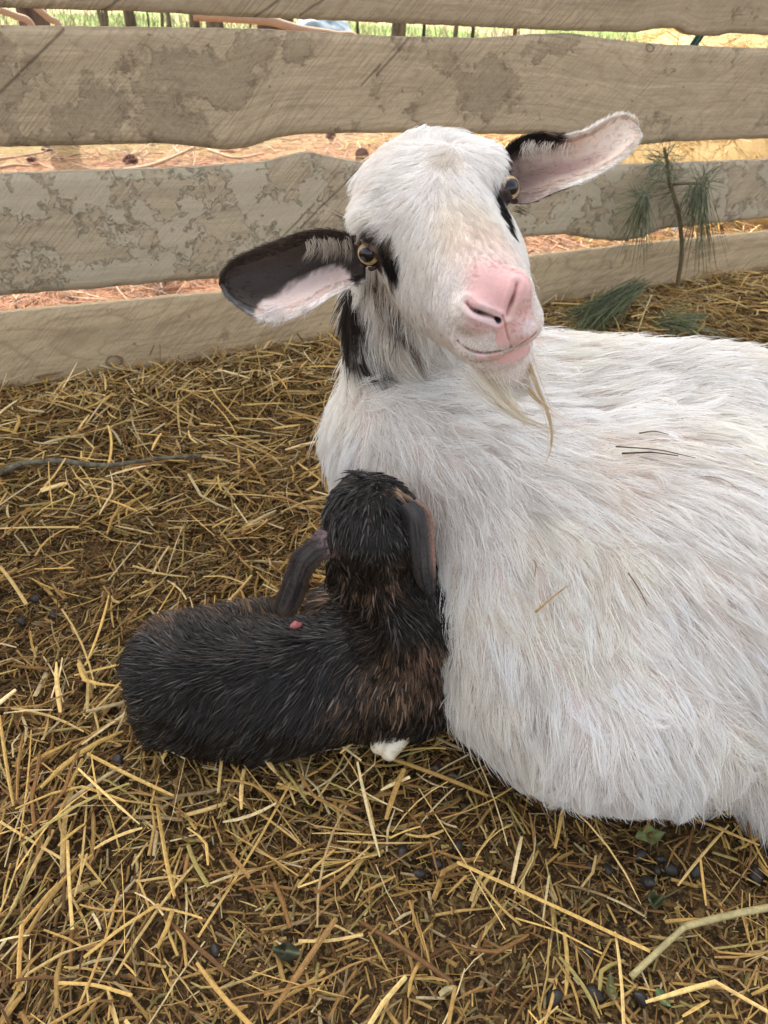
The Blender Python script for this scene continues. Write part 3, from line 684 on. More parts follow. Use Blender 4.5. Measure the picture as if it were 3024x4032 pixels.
# ---- eyes
def eye_mat():
    t = NT('goat_eye'); c = t.attr(); t.base(c, 0.13, 0.45); t.b.inputs['Coat Weight'].default_value = 0.25; t.b.inputs['Coat Roughness'].default_value = 0.02
    return t.m
M_EYE = eye_mat()
for s in (1, -1):
    n_, m_ = 48, 64
    th = np.linspace(0, math.pi, n_)[:, None]; ph = np.linspace(0, 2 * math.pi, m_, endpoint=False)[None]
    g = unit(np.array([0.48, 0.78, 0.36])) if s == 1 else unit(np.array([-0.36, 0.84, 0.40])); a = unit(np.cross(g, [0, 0, 1.0])); b = np.cross(a, g)
    D = np.cos(th)[..., None] * g + (np.sin(th) * np.cos(ph))[..., None] * a + (np.sin(th) * np.sin(ph))[..., None] * b
    R = ERAD * (1 + 0.07 * np.exp(-(th / 0.5) ** 2))
    V = (EYEC[s] + D * R[..., None]).reshape(-1, 3)
    u = (np.sin(th) * np.cos(ph)).ravel(); v = (np.sin(th) * np.sin(ph)).ravel(); r = np.broadcast_to(th, D.shape[:2]).ravel()
    pup = np.sqrt((u / 0.62) ** 2 + (v / 0.52) ** 2); iris = 1 - sstep(0.88, 0.96, r)
    c = np.array([0.05, 0.035, 0.03])[None] * np.ones((len(V), 1))
    ir = np.array([0.54, 0.38, 0.19]) * (0.7 + 0.6 * vnoise(np.stack([np.cos(np.arctan2(v, u)) * 6, np.sin(np.arctan2(v, u)) * 6, r * 3], -1), 1.5, 3))[:, None]
    c = c * (1 - iris[:, None]) + iris[:, None] * ir; w = (1 - sstep(0.92, 1.06, pup))[:, None] * (r < 1.4)[:, None]
    c = c * (1 - w) + w * np.array([0.004, 0.005, 0.008])
    i = np.arange(n_ - 1)[:, None] * m_; j = np.arange(m_)[None]; k = (j + 1) % m_
    Q = np.stack([i + j, i + m_ + j, i + m_ + k, i + k], -1).reshape(-1, 4)
    mesh_np('eye', np.array([hw(p) for p in V]), Q, M_EYE, goat, c)

# ---- ears: thick bent leaves
def ear(name, st, conf, colf, parent, mat, th=0.0032, nu=44, nv=20):
    """st rows: upper px, lower px, depth of the upper rim, of the hollow and of the lower rim"""
    U = np.array([at_d(*r[0], r[2]) for r in st]); Mi = np.array([at_d((r[0][0] + r[1][0]) / 2, (r[0][1] + r[1][1]) / 2, r[3]) for r in st]); Lo = np.array([at_d(*r[1], r[4]) for r in st])
    U, Mi, Lo = spline(U, nu), spline(Mi, nu), spline(Lo, nu)
    v = np.linspace(0, 1, nv)[None, :, None]
    S = U[:, None] * ((1 - v) * (1 - 2 * v)) + Mi[:, None] * (4 * v * (1 - v)) + Lo[:, None] * (v * (2 * v - 1))
    du = np.gradient(S, axis=0); dv = np.gradient(S, axis=1); N = unit(np.cross(du, dv))
    if ((CP - S.mean((0, 1))) @ N.mean((0, 1))) < 0: N = -N
    prof = (np.sqrt(np.clip(1 - (2 * np.linspace(0, 1, nv) - 1) ** 6, 0, 1)))[None, :, None] * np.clip(np.minimum(1, (1 - np.linspace(0, 1, nu)) * 6 + 0.05), 0, 1)[:, None, None]
    B = S - N * th * (0.15 + 0.85 * prof)
    uu, vv = np.meshgrid(np.linspace(0, 1, nu), np.linspace(0, 1, nv), indexing='ij')
    V = np.concatenate([S.reshape(-1, 3), B.reshape(-1, 3)]); o = nu * nv
    i = (np.arange(nu - 1)[:, None] * nv + np.arange(nv - 1)[None]).ravel()
    f = np.stack([i, i + nv, i + nv + 1, i + 1], 1); b = f[:, ::-1] + o
    rim = np.concatenate([np.arange(nu) * nv, (nu - 1) * nv + np.arange(1, nv), (np.arange(nu)[::-1] * nv + nv - 1)[1:], np.arange(nv)[::-1][1:-1]])
    r2 = np.roll(rim, -1); Q = np.concatenate([f, b, np.stack([rim, o + rim, o + r2, r2], 1)])
    c1 = colf(uu.ravel(), vv.ravel(), True); c2 = colf(uu.ravel(), vv.ravel(), False)
    ob = mesh_np(name, V, Q, mat, parent, np.concatenate([c1, c2]))
    return ob, S, B, N, uu, vv
def ear_fur(ob, S, B, N, uu, vv, colf, n, L, rad, mat, outer_only=False, lift=0.35):
    nu, nv = uu.shape; out = []
    for side, (G, sg) in enumerate(((S, 1), (B, -1))):
        if outer_only and side == 0: continue
        k = rng.random(n) * (nu - 1.01); m = rng.random(n) * (nv - 1.01)
        if side == 0:                                     # thin in the hollow, thick at the rims
            e = rng.random(n); m = np.where(e < 0.65, np.where(rng.random(n) < 0.5, m * 0.16, (nv - 1.01) - m * 0.16), m)
        i, j = k.astype(int), m.astype(int); a, b = (k - i)[:, None], (m - j)[:, None]
        bl = lambda A: A[i, j] * (1 - a) * (1 - b) + A[i + 1, j] * a * (1 - b) + A[i, j + 1] * (1 - a) * b + A[i + 1, j + 1] * a * b
        P = bl(G); Nn = unit(bl(N)) * sg; D = unit(G[np.minimum(i + 1, nu - 1), j] - G[i, j]); v = m / (nv - 1)
        across = unit(G[i, j + 1] - G[i, j]); D = unit(D + across * ((v - 0.5) * 1.6)[:, None])
        C = colf(k / (nu - 1), v, side == 0)
        LL = L * np.where(side == 0, np.where((v < 0.16) | (v > 0.84), 1.0, 0.45), 1.0)
        out.append((P, Nn, D, LL, C))
    P, Nn, D, LL, C = [np.concatenate(x) for x in zip(*out)]
    o = hair('fur', P, Nn, D, LL, C, rad, mat, None, K=4, lift=lift, clump_n=len(P) // 12, clump=0.4, jitter=0.25, Cvar=0.10)
    o.parent = ob; o.matrix_parent_inverse = Matrix.Translation(-Vector(ob.parent.location)) @ Matrix.Identity(4) if False else Matrix.Identity(4)
    o.location = -Vector(ob.parent.location) if ob.parent else (0, 0, 0)
    return o
def fur_mat(name, rough=0.55, spec=0.25, trans=0.0):
    t = NT(name); c = t.attr(); t.base(c, rough, spec)
    if trans:
        tr = t.n('BsdfTranslucent'); t.set(tr.inputs[0], c); mx = t.n('MixShader'); mx.inputs[0].default_value = trans
        t.t.links.new(t.b.outputs[0], mx.inputs[1]); t.t.links.new(tr.outputs[0], mx.inputs[2]); t.t.links.new(mx.outputs[0], t.o.inputs[0])
    return t.m
M_FUR = fur_mat('goat_fur', 0.6, 0.2, 0.42)
def mixc(a, b, w): w = np.asarray(w)[..., None]; return np.asarray(a) * (1 - w) + np.asarray(b) * w
EAR_D, EAR_P = np.array([0.055, 0.042, 0.035]), np.array([0.78, 0.62, 0.56])
def col_earR(u, v, inner):
    n = 0.10 * (vnoise(np.stack([u * 9, v * 7, u * 0], -1), 2, 3) - 0.5)
    edge = 0.98 - 0.40 * sstep(0.06, 0.16, u) + 0.10 * sstep(0.35, 0.6, u) + 0.30 * sstep(0.58, 0.70, u)
    n = n + 0.10 * (vnoise(np.stack([u * 40, v * 30, u * 0], -1), 1.3, 8) - 0.5)
    w = sstep(-0.06, 0.06, v - edge + n) * (1 - sstep(0.66, 0.74, u + n))
    if not inner: w = w * sstep(0.85, 0.95, v)
    pk = mixc(EAR_P, (0.80, 0.74, 0.70), sstep(0.84, 0.98, v))
    d = mixc(EAR_D, (0.105, 0.08, 0.064), sstep(0.35, 0.0, v) * 0.8)
    d = mixc(d, (0.30, 0.30, 0.30), sstep(0.55, 0.62, u) * sstep(0.82, 0.95, v) * 0.7)
    return mixc(d, pk, w)
def col_earL(u, v, inner):
    n = 0.12 * (vnoise(np.stack([u * 9, v * 7, u * 0], -1), 2, 9) - 0.5)
    c = mixc((0.64, 0.48, 0.39), (0.78, 0.65, 0.54), sstep(0.25, 0.8, u + n))
    c = mixc(c, (0.50, 0.30, 0.26), 0.6 * sstep(0.45, 0.6, v) * (1 - sstep(0.72, 0.82, v)) * (1 - sstep(0.5, 0.75, u)))
    c = mixc(c, (0.20, 0.135, 0.11), 0.85 * (1 - sstep(0.08, 0.36, u + 0.4 * n)))
    rim = np.maximum(np.maximum(sstep(0.80, 0.97, v), sstep(0.14, 0.02, v)), sstep(0.88, 0.99, u))
    c = mixc(c, (0.82, 0.78, 0.72), rim * sstep(0.25, 0.45, u))
    c = mixc(c, (0.50, 0.42, 0.38), rim * (1 - sstep(0.25, 0.45, u)) * 0.6)
    n = n + 0.10 * (vnoise(np.stack([u * 40, v * 30, u * 0], -1), 1.3, 18) - 0.5)
    dk = (1 - sstep(0.20, 0.36, v + n)) * (1 - sstep(0.36, 0.48, u + n))
    dk = np.maximum(dk, (1 - sstep(0.04, 0.10, u + n)) * (1 - sstep(0.75, 0.9, v)))
    if not inner: return mixc(np.array([0.78, 0.74, 0.68]), (0.04, 0.03, 0.025), 1 - sstep(0.40, 0.5, u + n))
    return mixc(c, (0.035, 0.028, 0.024), dk)
ST_R = [((1425, 935), (1440, 1105), 0.655, 0.668, 0.650), ((1340, 912), (1375, 1135), 0.652, 0.678, 0.640), ((1265, 903), (1310, 1165), 0.652, 0.690, 0.634), ((1180, 915), (1230, 1215), 0.655, 0.692, 0.634),
        ((1080, 950), (1130, 1262), 0.660, 0.690, 0.640), ((990, 985), (1035, 1262), 0.664, 0.687, 0.648), ((920, 1022), (955, 1215), 0.669, 0.684, 0.660), ((884, 1068), (903, 1165), 0.675, 0.682, 0.672), ((876, 1100), (882, 1128), 0.681, 0.681, 0.680)]
ST_L = [((1965, 620), (2005, 790), 0.640, 0.650, 0.632), ((2020, 560), (2060, 800), 0.634, 0.662, 0.622), ((2080, 530), (2110, 790), 0.632, 0.668, 0.620), ((2150, 524), (2180, 757), 0.634, 0.668, 0.624),
        ((2230, 530), (2265, 727), 0.638, 0.664, 0.632), ((2310, 510), (2350, 690), 0.642, 0.660, 0.640), ((2390, 468), (2430, 643), 0.648, 0.660, 0.648), ((2450, 449), (2485, 590), 0.655, 0.662, 0.656), ((2492, 468), (2513, 545), 0.662, 0.665, 0.663), ((2506, 490), (2514, 520), 0.666, 0.666, 0.666)]
M_EAR = M_attr('ear_skin', 0.6, 0.25, 250, 0.15, 0.1, 700, 0.25)
for st, cf, lab in ((ST_R, col_earR, 'dark brown ear with a pale pink lower edge'), (ST_L, col_earL, 'pale pink ear with a dark patch at its root')):
    eo, S, B, N, uu, vv = ear('ear', st, None, cf, goat, M_EAR); eo['label'] = lab
    ear_fur(eo, S, B, N, uu, vv, cf, 5200, 0.0048, 0.00016, M_FUR)

# ---- coat
def guides(bvh, rows):
    out = []
    for x0, y0, x1, y1 in rows:
        a = hit(bvh, x0, y0)
        if a is None: continue
        dep = (a - CP) @ CF; b = at_d(x1, y1, dep); h = hit(bvh, x1, y1)
        if h is not None and np.linalg.norm(h - a) < 2.2 * np.linalg.norm(b - a): b = h
        out.append((a, b - a))
    return out
G_BODY = guides(bvh_goat, [(1320, 1520, 1250, 1560), (1280, 1700, 1255, 1790), (1400, 1700, 1370, 1800), (1500, 1650, 1500, 1780), (1480, 1510, 1560, 1495), (1650, 1560, 1800, 1590), (1620, 1700, 1680, 1830),
    (1850, 1650, 2000, 1700), (2000, 1800, 2150, 1900), (1800, 1900, 1860, 2050), (1700, 2000, 1730, 2150), (2300, 1500, 2450, 1480), (2400, 1600, 2550, 1590), (2700, 1420, 2800, 1405), (2600, 1800, 2800, 1850),
    (2300, 2000, 2450, 2130), (2700, 2200, 2850, 2330), (2000, 2300, 2060, 2480), (1800, 2300, 1800, 2450), (1850, 2700, 1850, 2850), (2100, 2700, 2110, 2850), (2300, 3000, 2310, 3120), (2500, 2600, 2580, 2740),
    (2900, 2700, 2980, 2830), (2700, 3000, 2740, 3120), (2900, 1600, 3000, 1640), (2250, 2500, 2310, 2680), (2600, 2350, 2740, 2500), (1950, 2900, 1960, 3020), (2150, 1600, 2300, 1610), (2200, 1750, 2350, 1800),
    (1600, 1250, 1615, 1350), (1380, 1300, 1368, 1400), (1480, 1200, 1480, 1300), (1560, 1400, 1580, 1450), (1350, 1440, 1300, 1460)])
G_BODY += [(np.array([x, 1.0, 0.2]), np.array([0.4, 0, -1.0])) for x in (0.1, 0.3, 0.5)] + [(np.array([0.75, 0.8, 0.2]), np.array([0.5, 0, -1.0])), (np.array([0.0, 0.97, 0.3]), np.array([-0.2, 0, -1.0]))]
G_HEAD = guides(bvh_goat, [(1730, 600, 1650, 640), (1740, 540, 1760, 510), (1600, 700, 1500, 740), (1480, 800, 1400, 850), (1800, 700, 1870, 800), (1880, 640, 1950, 700), (1780, 820, 1840, 900), (1880, 950, 1920, 1030), (1650, 900, 1620, 990),
    (1570, 900, 1510, 960), (1600, 1150, 1620, 1250), (1700, 1250, 1740, 1340), (1800, 1150, 1800, 1240), (1950, 850, 2000, 930), (2040, 900, 2070, 980), (2085, 1100, 2100, 1170), (1850, 1450, 1900, 1510), (1950, 1480, 1965, 1530),
    (2060, 1460, 2065, 1520), (1700, 1050, 1700, 1150), (1850, 1300, 1830, 1350), (2080, 1280, 2095, 1320), (1470, 1010, 1420, 1000), (1540, 1060, 1550, 1110), (1500, 1150, 1560, 1240), (2000, 820, 2020, 880), (1400, 940, 1370, 940), (1990, 640, 2010, 600)])
G_HEAD += [(hw((0, -0.09, 0.02)), HM @ np.array([0, -1.0, -0.6])), (hw((0.03, -0.06, -0.05)), HM @ np.array([0.2, -1.0, -0.6])), (hw((-0.05, -0.05, -0.03)), HM @ np.array([-0.2, -1.0, -0.5]))]
flow = flow_field(G_BODY); flowh = flow_field(G_HEAD)
hd_in = lambda c: np.linalg.norm((wh(c) - np.array([0, 0.045, -0.012])) / np.array([1, 1.4, 1.12]), axis=1)
wb = lambda c: np.where(hd_in(c) < 0.088, 0, 1.0) * np.where(c[:, 2] < 0.0, 0.0, 1) * np.where((c[:, 1] > 0.93) | (c[:, 0] > 0.66), 0.3, 1.0)
P = sample(GV_, GT, 108000, wb); N = unit(grad(goat_sdf, P)); D = flow(P)
skew = 0.42 * (fbm(P, 16, 61)[:, None] - 0.5) + 0.35 * (vnoise(P, 55, 62)[:, None] - 0.5); D = unit(D + skew * np.cross(N, D) * 2)
L = 0.046 * (0.75 + 0.6 * fbm(P, 12, 51)); nk = sstep(0.13, 0.095, hd_in(P)); L = L * (1 - 0.45 * nk)
L *= 1 - 0.45 * sstep(0.06, 0.0, P[:, 2])
C = goat_color(P + D * (L * 0.4)[:, None])
hair('fur', P, N, D, L, C, 0.00028, M_FUR, goat, K=7, lift=0.33, clump_n=7000, clump=0.96, clump_pow=0.75, jitter=0.16, cjit=0.22, taper=0.15, big_n=1700, big=0.85, clift=(0.3, 1.8), Cvar=0.06)
P = sample(GV_, GT, 5500, wb); N = unit(grad(goat_sdf, P)); D = flow(P); D = unit(D + 0.32 * (fbm(P, 16, 61)[:, None] - 0.5) * np.cross(N, D) * 2)
L = 0.052 * (0.7 + 0.7 * fbm(P, 12, 51)) * (1 - 0.45 * sstep(0.13, 0.095, hd_in(P))) * (1 - 0.4 * sstep(0.06, 0.0, P[:, 2]))
hair('guard_hair', P, N, D, L, goat_color(P + D * (L * 0.4)[:, None]), 0.00055, M_FUR, goat, K=7, lift=0.46, jitter=0.22, taper=0.04, big_n=0, clump_n=2600, clump=0.7, clump_pow=0.8, clift=(0.5, 1.7), cjit=0.13, Cvar=0.05)
def eye_free(P):
    q = wh(P); k = np.ones(len(P))
    for s in (1, -1): k *= (np.linalg.norm(q - EYEC[s], axis=1) > np.where(s == 1, 0.0205, 0.0225))
    return k
whd = lambda c: np.where(hd_in(c) < 0.098, 1.0, 0) * muzzle_bare(c) * eye_free(c) * np.where(wh(c)[:, 1] < -0.06, 0.3, 1)
P = sample(GV_, GT, 52000, whd); N = unit(grad(goat_sdf, P)); D = flowh(P); q = wh(P)
L = 0.0035 + 0.0085 * sstep(0.135, 0.05, q[:, 1]) + 0.004 * sstep(0.03, -0.01, q[:, 1]) * sstep(0.0, 0.03, q[:, 2])
L = L * (0.4 + 0.6 * muzzle_bare(P)); L = np.where(q[:, 1] > 0.10, np.minimum(L, 0.0026 + 0.12 * np.clip(0.128 - q[:, 1], 0, 1)), L) + 0.010 * sstep(-0.06, -0.09, q[:, 2]) * sstep(0.105, 0.07, q[:, 1])
for s in (1, -1): L = np.where(np.linalg.norm(q - EYEC[s], axis=1) < 0.03, np.minimum(L, 0.0055), L)
C = goat_color(P + D * (L * 0.55)[:, None])
hair('fur', P, N, D, L, C, 0.00017, M_FUR, goat, K=5, lift=0.30, clump_n=5200, clump=0.7, clump_pow=1.2, jitter=0.15, cjit=0.16, taper=0.25, Cvar=0.06)

# ---- beard, ear tufts, whiskers and lashes as loose locks
def locks(name, items, mat, parent, K=12):
    """items: (guide points, strands, root spread, tip spread, radius, colour)"""
    S, C, R = [], [], []
    for pts, n, r0, r1, rad, c in items:
        g = spline(np.array(pts), K); t = np.linspace(0, 1, K)[:, None]
        for _ in range(n):
            o = rng.normal(size=3) * 0.6; o2 = rng.normal(size=3) * 0.4
            e = 1 - 0.25 * rng.random()
            gi = spline(g[:max(3, int(K * e))], K)
            S.append(gi + o * (r0 * (1 - t) + r1 * t) + o2 * r1 * np.sin(t * 3.1) * 0.7); C.append(np.array(c) * (1 + 0.12 * rng.normal())); R.append(rad)
    n = len(S); S = np.array(S); hc = bpy.data.hair_curves.new(name); hc.add_curves([K] * n)
    hc.attributes['position'].data.foreach_set('vector', (S - np.array(parent.location)).astype(np.float32).ravel())
    ra = hc.attributes.get('radius') or hc.attributes.new('radius', 'FLOAT', 'POINT')
    ra.data.foreach_set('value', (np.array(R)[:, None] * (1 - 0.75 * np.linspace(0, 1, K) ** 2)[None]).astype(np.float32).ravel())
    ca = hc.attributes.new('col', 'FLOAT_COLOR', 'CURVE'); C = np.clip(np.array(C), 0.004, 0.95)
    ca.data.foreach_set('color', np.concatenate([C, np.ones((n, 1))], 1).astype(np.float32).ravel())
    hc.materials.append(mat); o = bpy.data.objects.new(name, hc); COL.objects.link(o); o.parent = parent
    return o
CREAM = (0.66, 0.54, 0.36)
pt = lambda *a: [at_d(x, y, d) for x, y, d in a]
beard = [(pt((1840, 1470, .60), (1925, 1560, .592), (2015, 1635, .585), (2085, 1670, .58)), 50, 0.009, 0.002, 0.00022, (0.86, 0.82, 0.74)),
         (pt((1925, 1500, .60), (1985, 1575, .59), (2045, 1635, .585), (2090, 1675, .58)), 85, 0.0105, 0.0012, 0.00022, (0.84, 0.78, 0.65)),
         (pt((1960, 1580, .59), (2060, 1650, .583), (2150, 1690, .58), (2230, 1725, .58)), 9, 0.006, 0.0016, 0.0002, (0.62, 0.50, 0.33)),
         (pt((2085, 1440, .595), (2118, 1530, .585), (2155, 1620, .575), (2172, 1700, .57), (2165, 1780, .57), (2138, 1850, .572)), 26, 0.0036, 0.0010, 0.0002, (0.62, 0.49, 0.31)),
         (pt((2075, 1530, .567), (2120, 1580, .566), (2175, 1620, .566)), 12, 0.002, 0.001, 0.00022, (0.5, 0.37, 0.22)),
         (pt((2085, 1560, .57), (2200, 1640, .572), (2330, 1730, .58)), 10, 0.004, 0.004, 0.00015, (0.66, 0.55, 0.42))]
locks('beard', beard, M_FUR, goat)
tufts = []
for k in range(34):                                       # pale fringe hanging inside the right ear
    x = 1195 + 190 * rng.random(); y = 935 + 25 * rng.random()
    tufts.append((pt((x, y, .650), (x + 8, y + 40, .645), (x - 5 - 25 * (x < 1260), y + 70 + 40 * rng.random(), .646)), 7, 0.002, 0.0035, 0.00013, (0.42, 0.37, 0.30)))
for k in range(26):
    x = 2060 + 190 * rng.random(); y = 560 + 15 * rng.random()
    tufts.append((pt((x, y, .63), (x - 8, y + 35, .625), (x + 10, y + 55 + 40 * rng.random(), .626)), 7, 0.002, 0.0035, 0.00013, (0.55, 0.50, 0.43)))
for k in range(26):                                       # white fuzz at the dark tip's lower corner
    x = 1015 + 95 * rng.random(); y = 1215 + 55 * rng.random()
    tufts.append((pt((x + 25, y - 12, .645), (x, y, .642), (x - 25, y + 18, .643)), 6, 0.003, 0.004, 0.00013, (0.66, 0.66, 0.66)))
for k in range(40):
    x = 1060 + 180 * rng.random(); y = 1268 - (x - 1060) * 0.33
    tufts.append((pt((x, y - 12, .637), (x - 6, y + 6, .634), (x - 14, y + 22, .636)), 5, 0.003, 0.004, 0.00013, (0.78, 0.72, 0.68)))
locks('ear_tuft', tufts, M_FUR, goat, K=6)
wk = []
for x, y, x2, y2, c in [(1356, 858, 1265, 820, (.04, .03, .03)), (1356, 866, 1280, 838, (.04, .03, .03)), (2025, 815, 2105, 868, (.02, .015, .015)), (2028, 822, 2090, 850, (.02, .015, .015)), (2022, 830, 2080, 852, (.02, .015, .015))]:
    wk.append((pt((x, y, .63), ((x + x2) / 2, (y + y2) / 2 - 4, .63), (x2, y2, .632)), 4, 0.0012, 0.002, 0.00014, c))
for y in np.linspace(1050, 1480, 34):
    xe = np.interp(y, [1050, 1181, 1268, 1376, 1463, 1500], [2070, 2100, 2112, 2112, 2105, 2080])
    wk.append((pt((xe, y, .545), (xe + 18, y + 14, .545), (xe + 22 + 25 * rng.random(), y + 40 + 40 * rng.random(), .547)), 2, 0.002, 0.003, 0.00012, (.74, .68, .56)))
locks('whisker', wk, M_FUR, goat, K=6)
# ------------------------------------------------------------------ newborn kid
KH = at_d(1468, 2075, 0.775)
cap_ = lambda P, a, b, ra, rb: cap(P, a, b, ra, rb)
KA, KB, KC = at_z(1560, 2630, 0.085), at_z(1150, 2695, 0.080), at_z(790, 2672, 0.080)
KN = at_d(1600, 2400, 0.865)
KAX = unit(camv(np.array([-0.25, 0.80, -0.55]))); KEX = unit(camv(np.array([0.93, 0.30, -0.08])))   # nose-ward and ear-to-ear axes of its head
KEX = unit(KEX - (KEX @ KAX) * KAX); KHM = np.stack([KEX, KAX, np.cross(KEX, KAX)], 1).astype(np.float32)
def kid_sdf(P):
    P = np.asarray(P, np.float32)
    d = cap(P, KA, KB, 0.078, 0.074); d = smin(d, cap(P, KB, KC, 0.074, 0.077), 0.03)
    d = smin(d, ell(P, at_z(1625, 2600, 0.10), (0.062, 0.07, 0.085)), 0.03)        # chest
    th = cap(P, at_z(700, 2580, 0.10), at_z(1020, 2490, 0.085), 0.052, 0.040)       # thigh drawn up along the far side
    d = smin(d, th, 0.010)
    d = smin(d, cap(P, at_z(680, 2790, 0.05), at_z(1000, 2835, 0.045), 0.046, 0.05), 0.03)
    d = smin(d, cap(P, at_z(1330, 2440, 0.09), at_z(1560, 2440, 0.11), 0.045, 0.05), 0.02)   # shoulder
    d = smin(d, cap(P, KN, KA, 0.060, 0.074), 0.05)
    d = smin(d, ell(P, at_d(1395, 2250, 0.835), (0.026, 0.03, 0.035)), 0.025)
    d = smin(d, ell(P, at_d(1500, 2480, 0.915), (0.06, 0.055, 0.06)), 0.04)
    d = smin(d, cap(P, KH + (KN - KH) * 0.15, KN, 0.045, 0.060), 0.025)
    d = smin(d, ell(P, at_d(1690, 2480, 0.90), (0.045, 0.06, 0.10)), 0.03)
    d = smin(d, ell(P, at_d(1672, 2330, 0.875), (0.042, 0.05, 0.06)), 0.03)
    d = smin(d, ell(P, at_z(665, 2635, 0.120), (0.05, 0.05, 0.04)), 0.03)        # hip
    d = smin(d, cap(P, at_z(720, 2640, 0.145), at_z(1420, 2560, 0.15), 0.012, 0.014), 0.03)   # spine
    # shoulder, against the nanny
    q = (P - KH.astype(np.float32)) @ KHM
    d = smin(d, ell(q, (0, 0.004, 0), (0.0495, 0.054, 0.047)), 0.02)
    d = smin(d, cap(q, (0, 0.01, -0.012), (0, 0.085, -0.045), 0.036, 0.02), 0.02)   # muzzle, turned away
    d = smin(d, cap(P, at_z(1660, 2760, 0.055), at_z(1590, 2850, 0.03), 0.024, 0.0155), 0.015)  # foreleg
    return d
KV, KQ = nets(kid_sdf, (-0.48, 0.42, -0.02), (0.22, 0.90, 0.46), 0.0065)
KV, KQs = refine(KV, KQ, [lambda c: np.linalg.norm(c - KH, axis=1) < 0.09])
KV = project(kid_sdf, KV, 3); KT = tris_of(KQs)
bvh_kid = BVHTree.FromPolygons([Vector(v) for v in KV], [tuple(int(k) for k in t) for t in KT])
kid = empty('newborn_kid', (float(KB[0]), float(KB[1]), 0))
tag(kid, 'small wet black and brown newborn kid curled against the white goat', 'kid goat')
BLACK, KBR = np.array([0.010, 0.0082, 0.007]), np.array([0.13, 0.075, 0.042])
KP = []
for x, y, r, c, a in [(1640, 2660, 210, (.125, .078, .05), .6), (1460, 2770, 190, (.11, .068, .043), .5), (1300, 2850, 130, (.08, .05, .033), .4), (1680, 2560, 90, (.10, .06, .04), .6), (1400, 2330, 100, (.10, .06, .038), .45), (1280, 2370, 90, (.12, .07, .04), .7), (1180, 2400, 80, (.12, .07, .04), .6),
                      (800, 2410, 130, (.085, .052, .032), .8), (620, 2450, 120, (.10, .058, .033), .8), (1000, 2390, 100, (.085, .05, .03), .8), (470, 2620, 90, (.07, .04, .025), .6), (500, 2820, 60, (.06, .03, .018), .4),
                      (1560, 2260, 90, (.09, .055, .035), .5), (1450, 2330, 80, (.10, .062, .04), .4), (1600, 1965, 45, (.22, .14, .09), .8), (1560, 1935, 35, (.25, .17, .11), .8), (1655, 1990, 35, (.17, .08, .06), .7),
                      (1285, 2150, 22, (.42, .26, .27), .9), (1330, 2170, 50, (.09, .065, .055), .7), (1480, 1990, 60, (.035, .028, .022), .5), (1640, 2050, 60, (.075, .05, .038), .6)]:
    h = hit(bvh_kid, x, y)
    if h is not None: KP.append((h, r * ((h - CP) @ CF) / FPX, np.array(c), a))
def kid_mixed(P, gain=1.0):
    c = kid_color(P); b = np.clip((c.max(1) - BLACK.max()) / 0.14, 0, 1); r = vnoise(P, 170, 33); pick = (r < 0.25 + 0.60 * b)[:, None]
    return np.where(pick, c * 1.65 * gain, BLACK * (0.7 + 0.8 * r)[:, None])
def kid_color(P):
    c = np.tile(BLACK, (len(P), 1))
    for o, r, cc, a in KP:
        w = (a * (1 - sstep(0.5, 1.25, np.linalg.norm(P - o, axis=1) / r)))[:, None]; c = c * (1 - w) + w * cc
    return c
M_KSKIN = M_attr('kid_skin', 0.5, 0.3, 200, 0.2)
mesh_np('body', KV, KQs, M_KSKIN, kid, kid_color(KV) * 0.7)
G_K = guides(bvh_kid, [(1450, 1900, 1360, 1930), (1500, 1885, 1590, 1915), (1330, 2000, 1310, 2080), (1450, 2000, 1445, 2080), (1550, 2000, 1620, 2070), (1400, 2150, 1390, 2240), (1550, 2200, 1580, 2300), (1450, 2280, 1465, 2370), (1380, 1950, 1320, 2000),
    (1300, 2650, 1240, 2780), (1100, 2750, 1020, 2900), (900, 2800, 820, 2920), (700, 2820, 620, 2900), (560, 2780, 480, 2830), (900, 2640, 790, 2670), (1100, 2600, 980, 2640), (700, 2500, 620, 2440), (1000, 2470, 920, 2420), (520, 2620, 440, 2610),
    (1600, 2550, 1640, 2680), (1500, 2700, 1480, 2830), (1700, 2520, 1750, 2600), (1350, 2440, 1250, 2430), (1450, 2450, 1370, 2490), (1600, 2780, 1570, 2860), (1400, 2560, 1310, 2640), (1550, 2400, 1600, 2450), (1250, 2900, 1210, 2990), (850, 2920, 800, 2990), (700, 2400, 640, 2370)])
flowk = flow_field(G_K)
khd = lambda c: np.linalg.norm(c - KH, axis=1)
P = sample(KV, KT, 34000, lambda c: (c[:, 2] > 0.004) * np.where(khd(c) < 0.07, 1.3, 1.0)); N = unit(grad(kid_sdf, P)); D = flowk(P)
D = unit(D + 0.5 * (fbm(P, 25, 71)[:, None] - 0.5) * np.cross(N, D) * 2)
L = 0.023 * (0.75 + 0.5 * fbm(P, 20, 73)); L = np.where(khd(P) < 0.06, 0.0125, L)
leg = cap(P.astype(np.float32), at_z(1660, 2760, 0.055), at_z(1590, 2850, 0.03), 0.03, 0.022); L = np.where(leg < 0, 0.010, L)
C = kid_mixed(P)
tip = rng.random(len(P)); C = np.where((tip < 0.14)[:, None], C * 1.3 + np.array([0.07, 0.045, 0.028]), C)
M_KFUR = fur_mat('wet_kid_fur', 0.27, 0.42)
hair('fur', P, N, D, L, C, 0.00026, M_KFUR, kid, K=6, lift=0.42, clump_n=3000, clump=0.98, clump_pow=0.42, jitter=0.25, cjit=0.22, taper=0.2, big_n=1100, big=0.45, clift=(0.5, 1.7), Cvar=0.22)
P = sample(KV, KT, 8200, lambda c: (c[:, 2] > 0.01) * np.where(khd(c) < 0.07, 0.8, 1.0)); N = unit(grad(kid_sdf, P)); D = flowk(P)
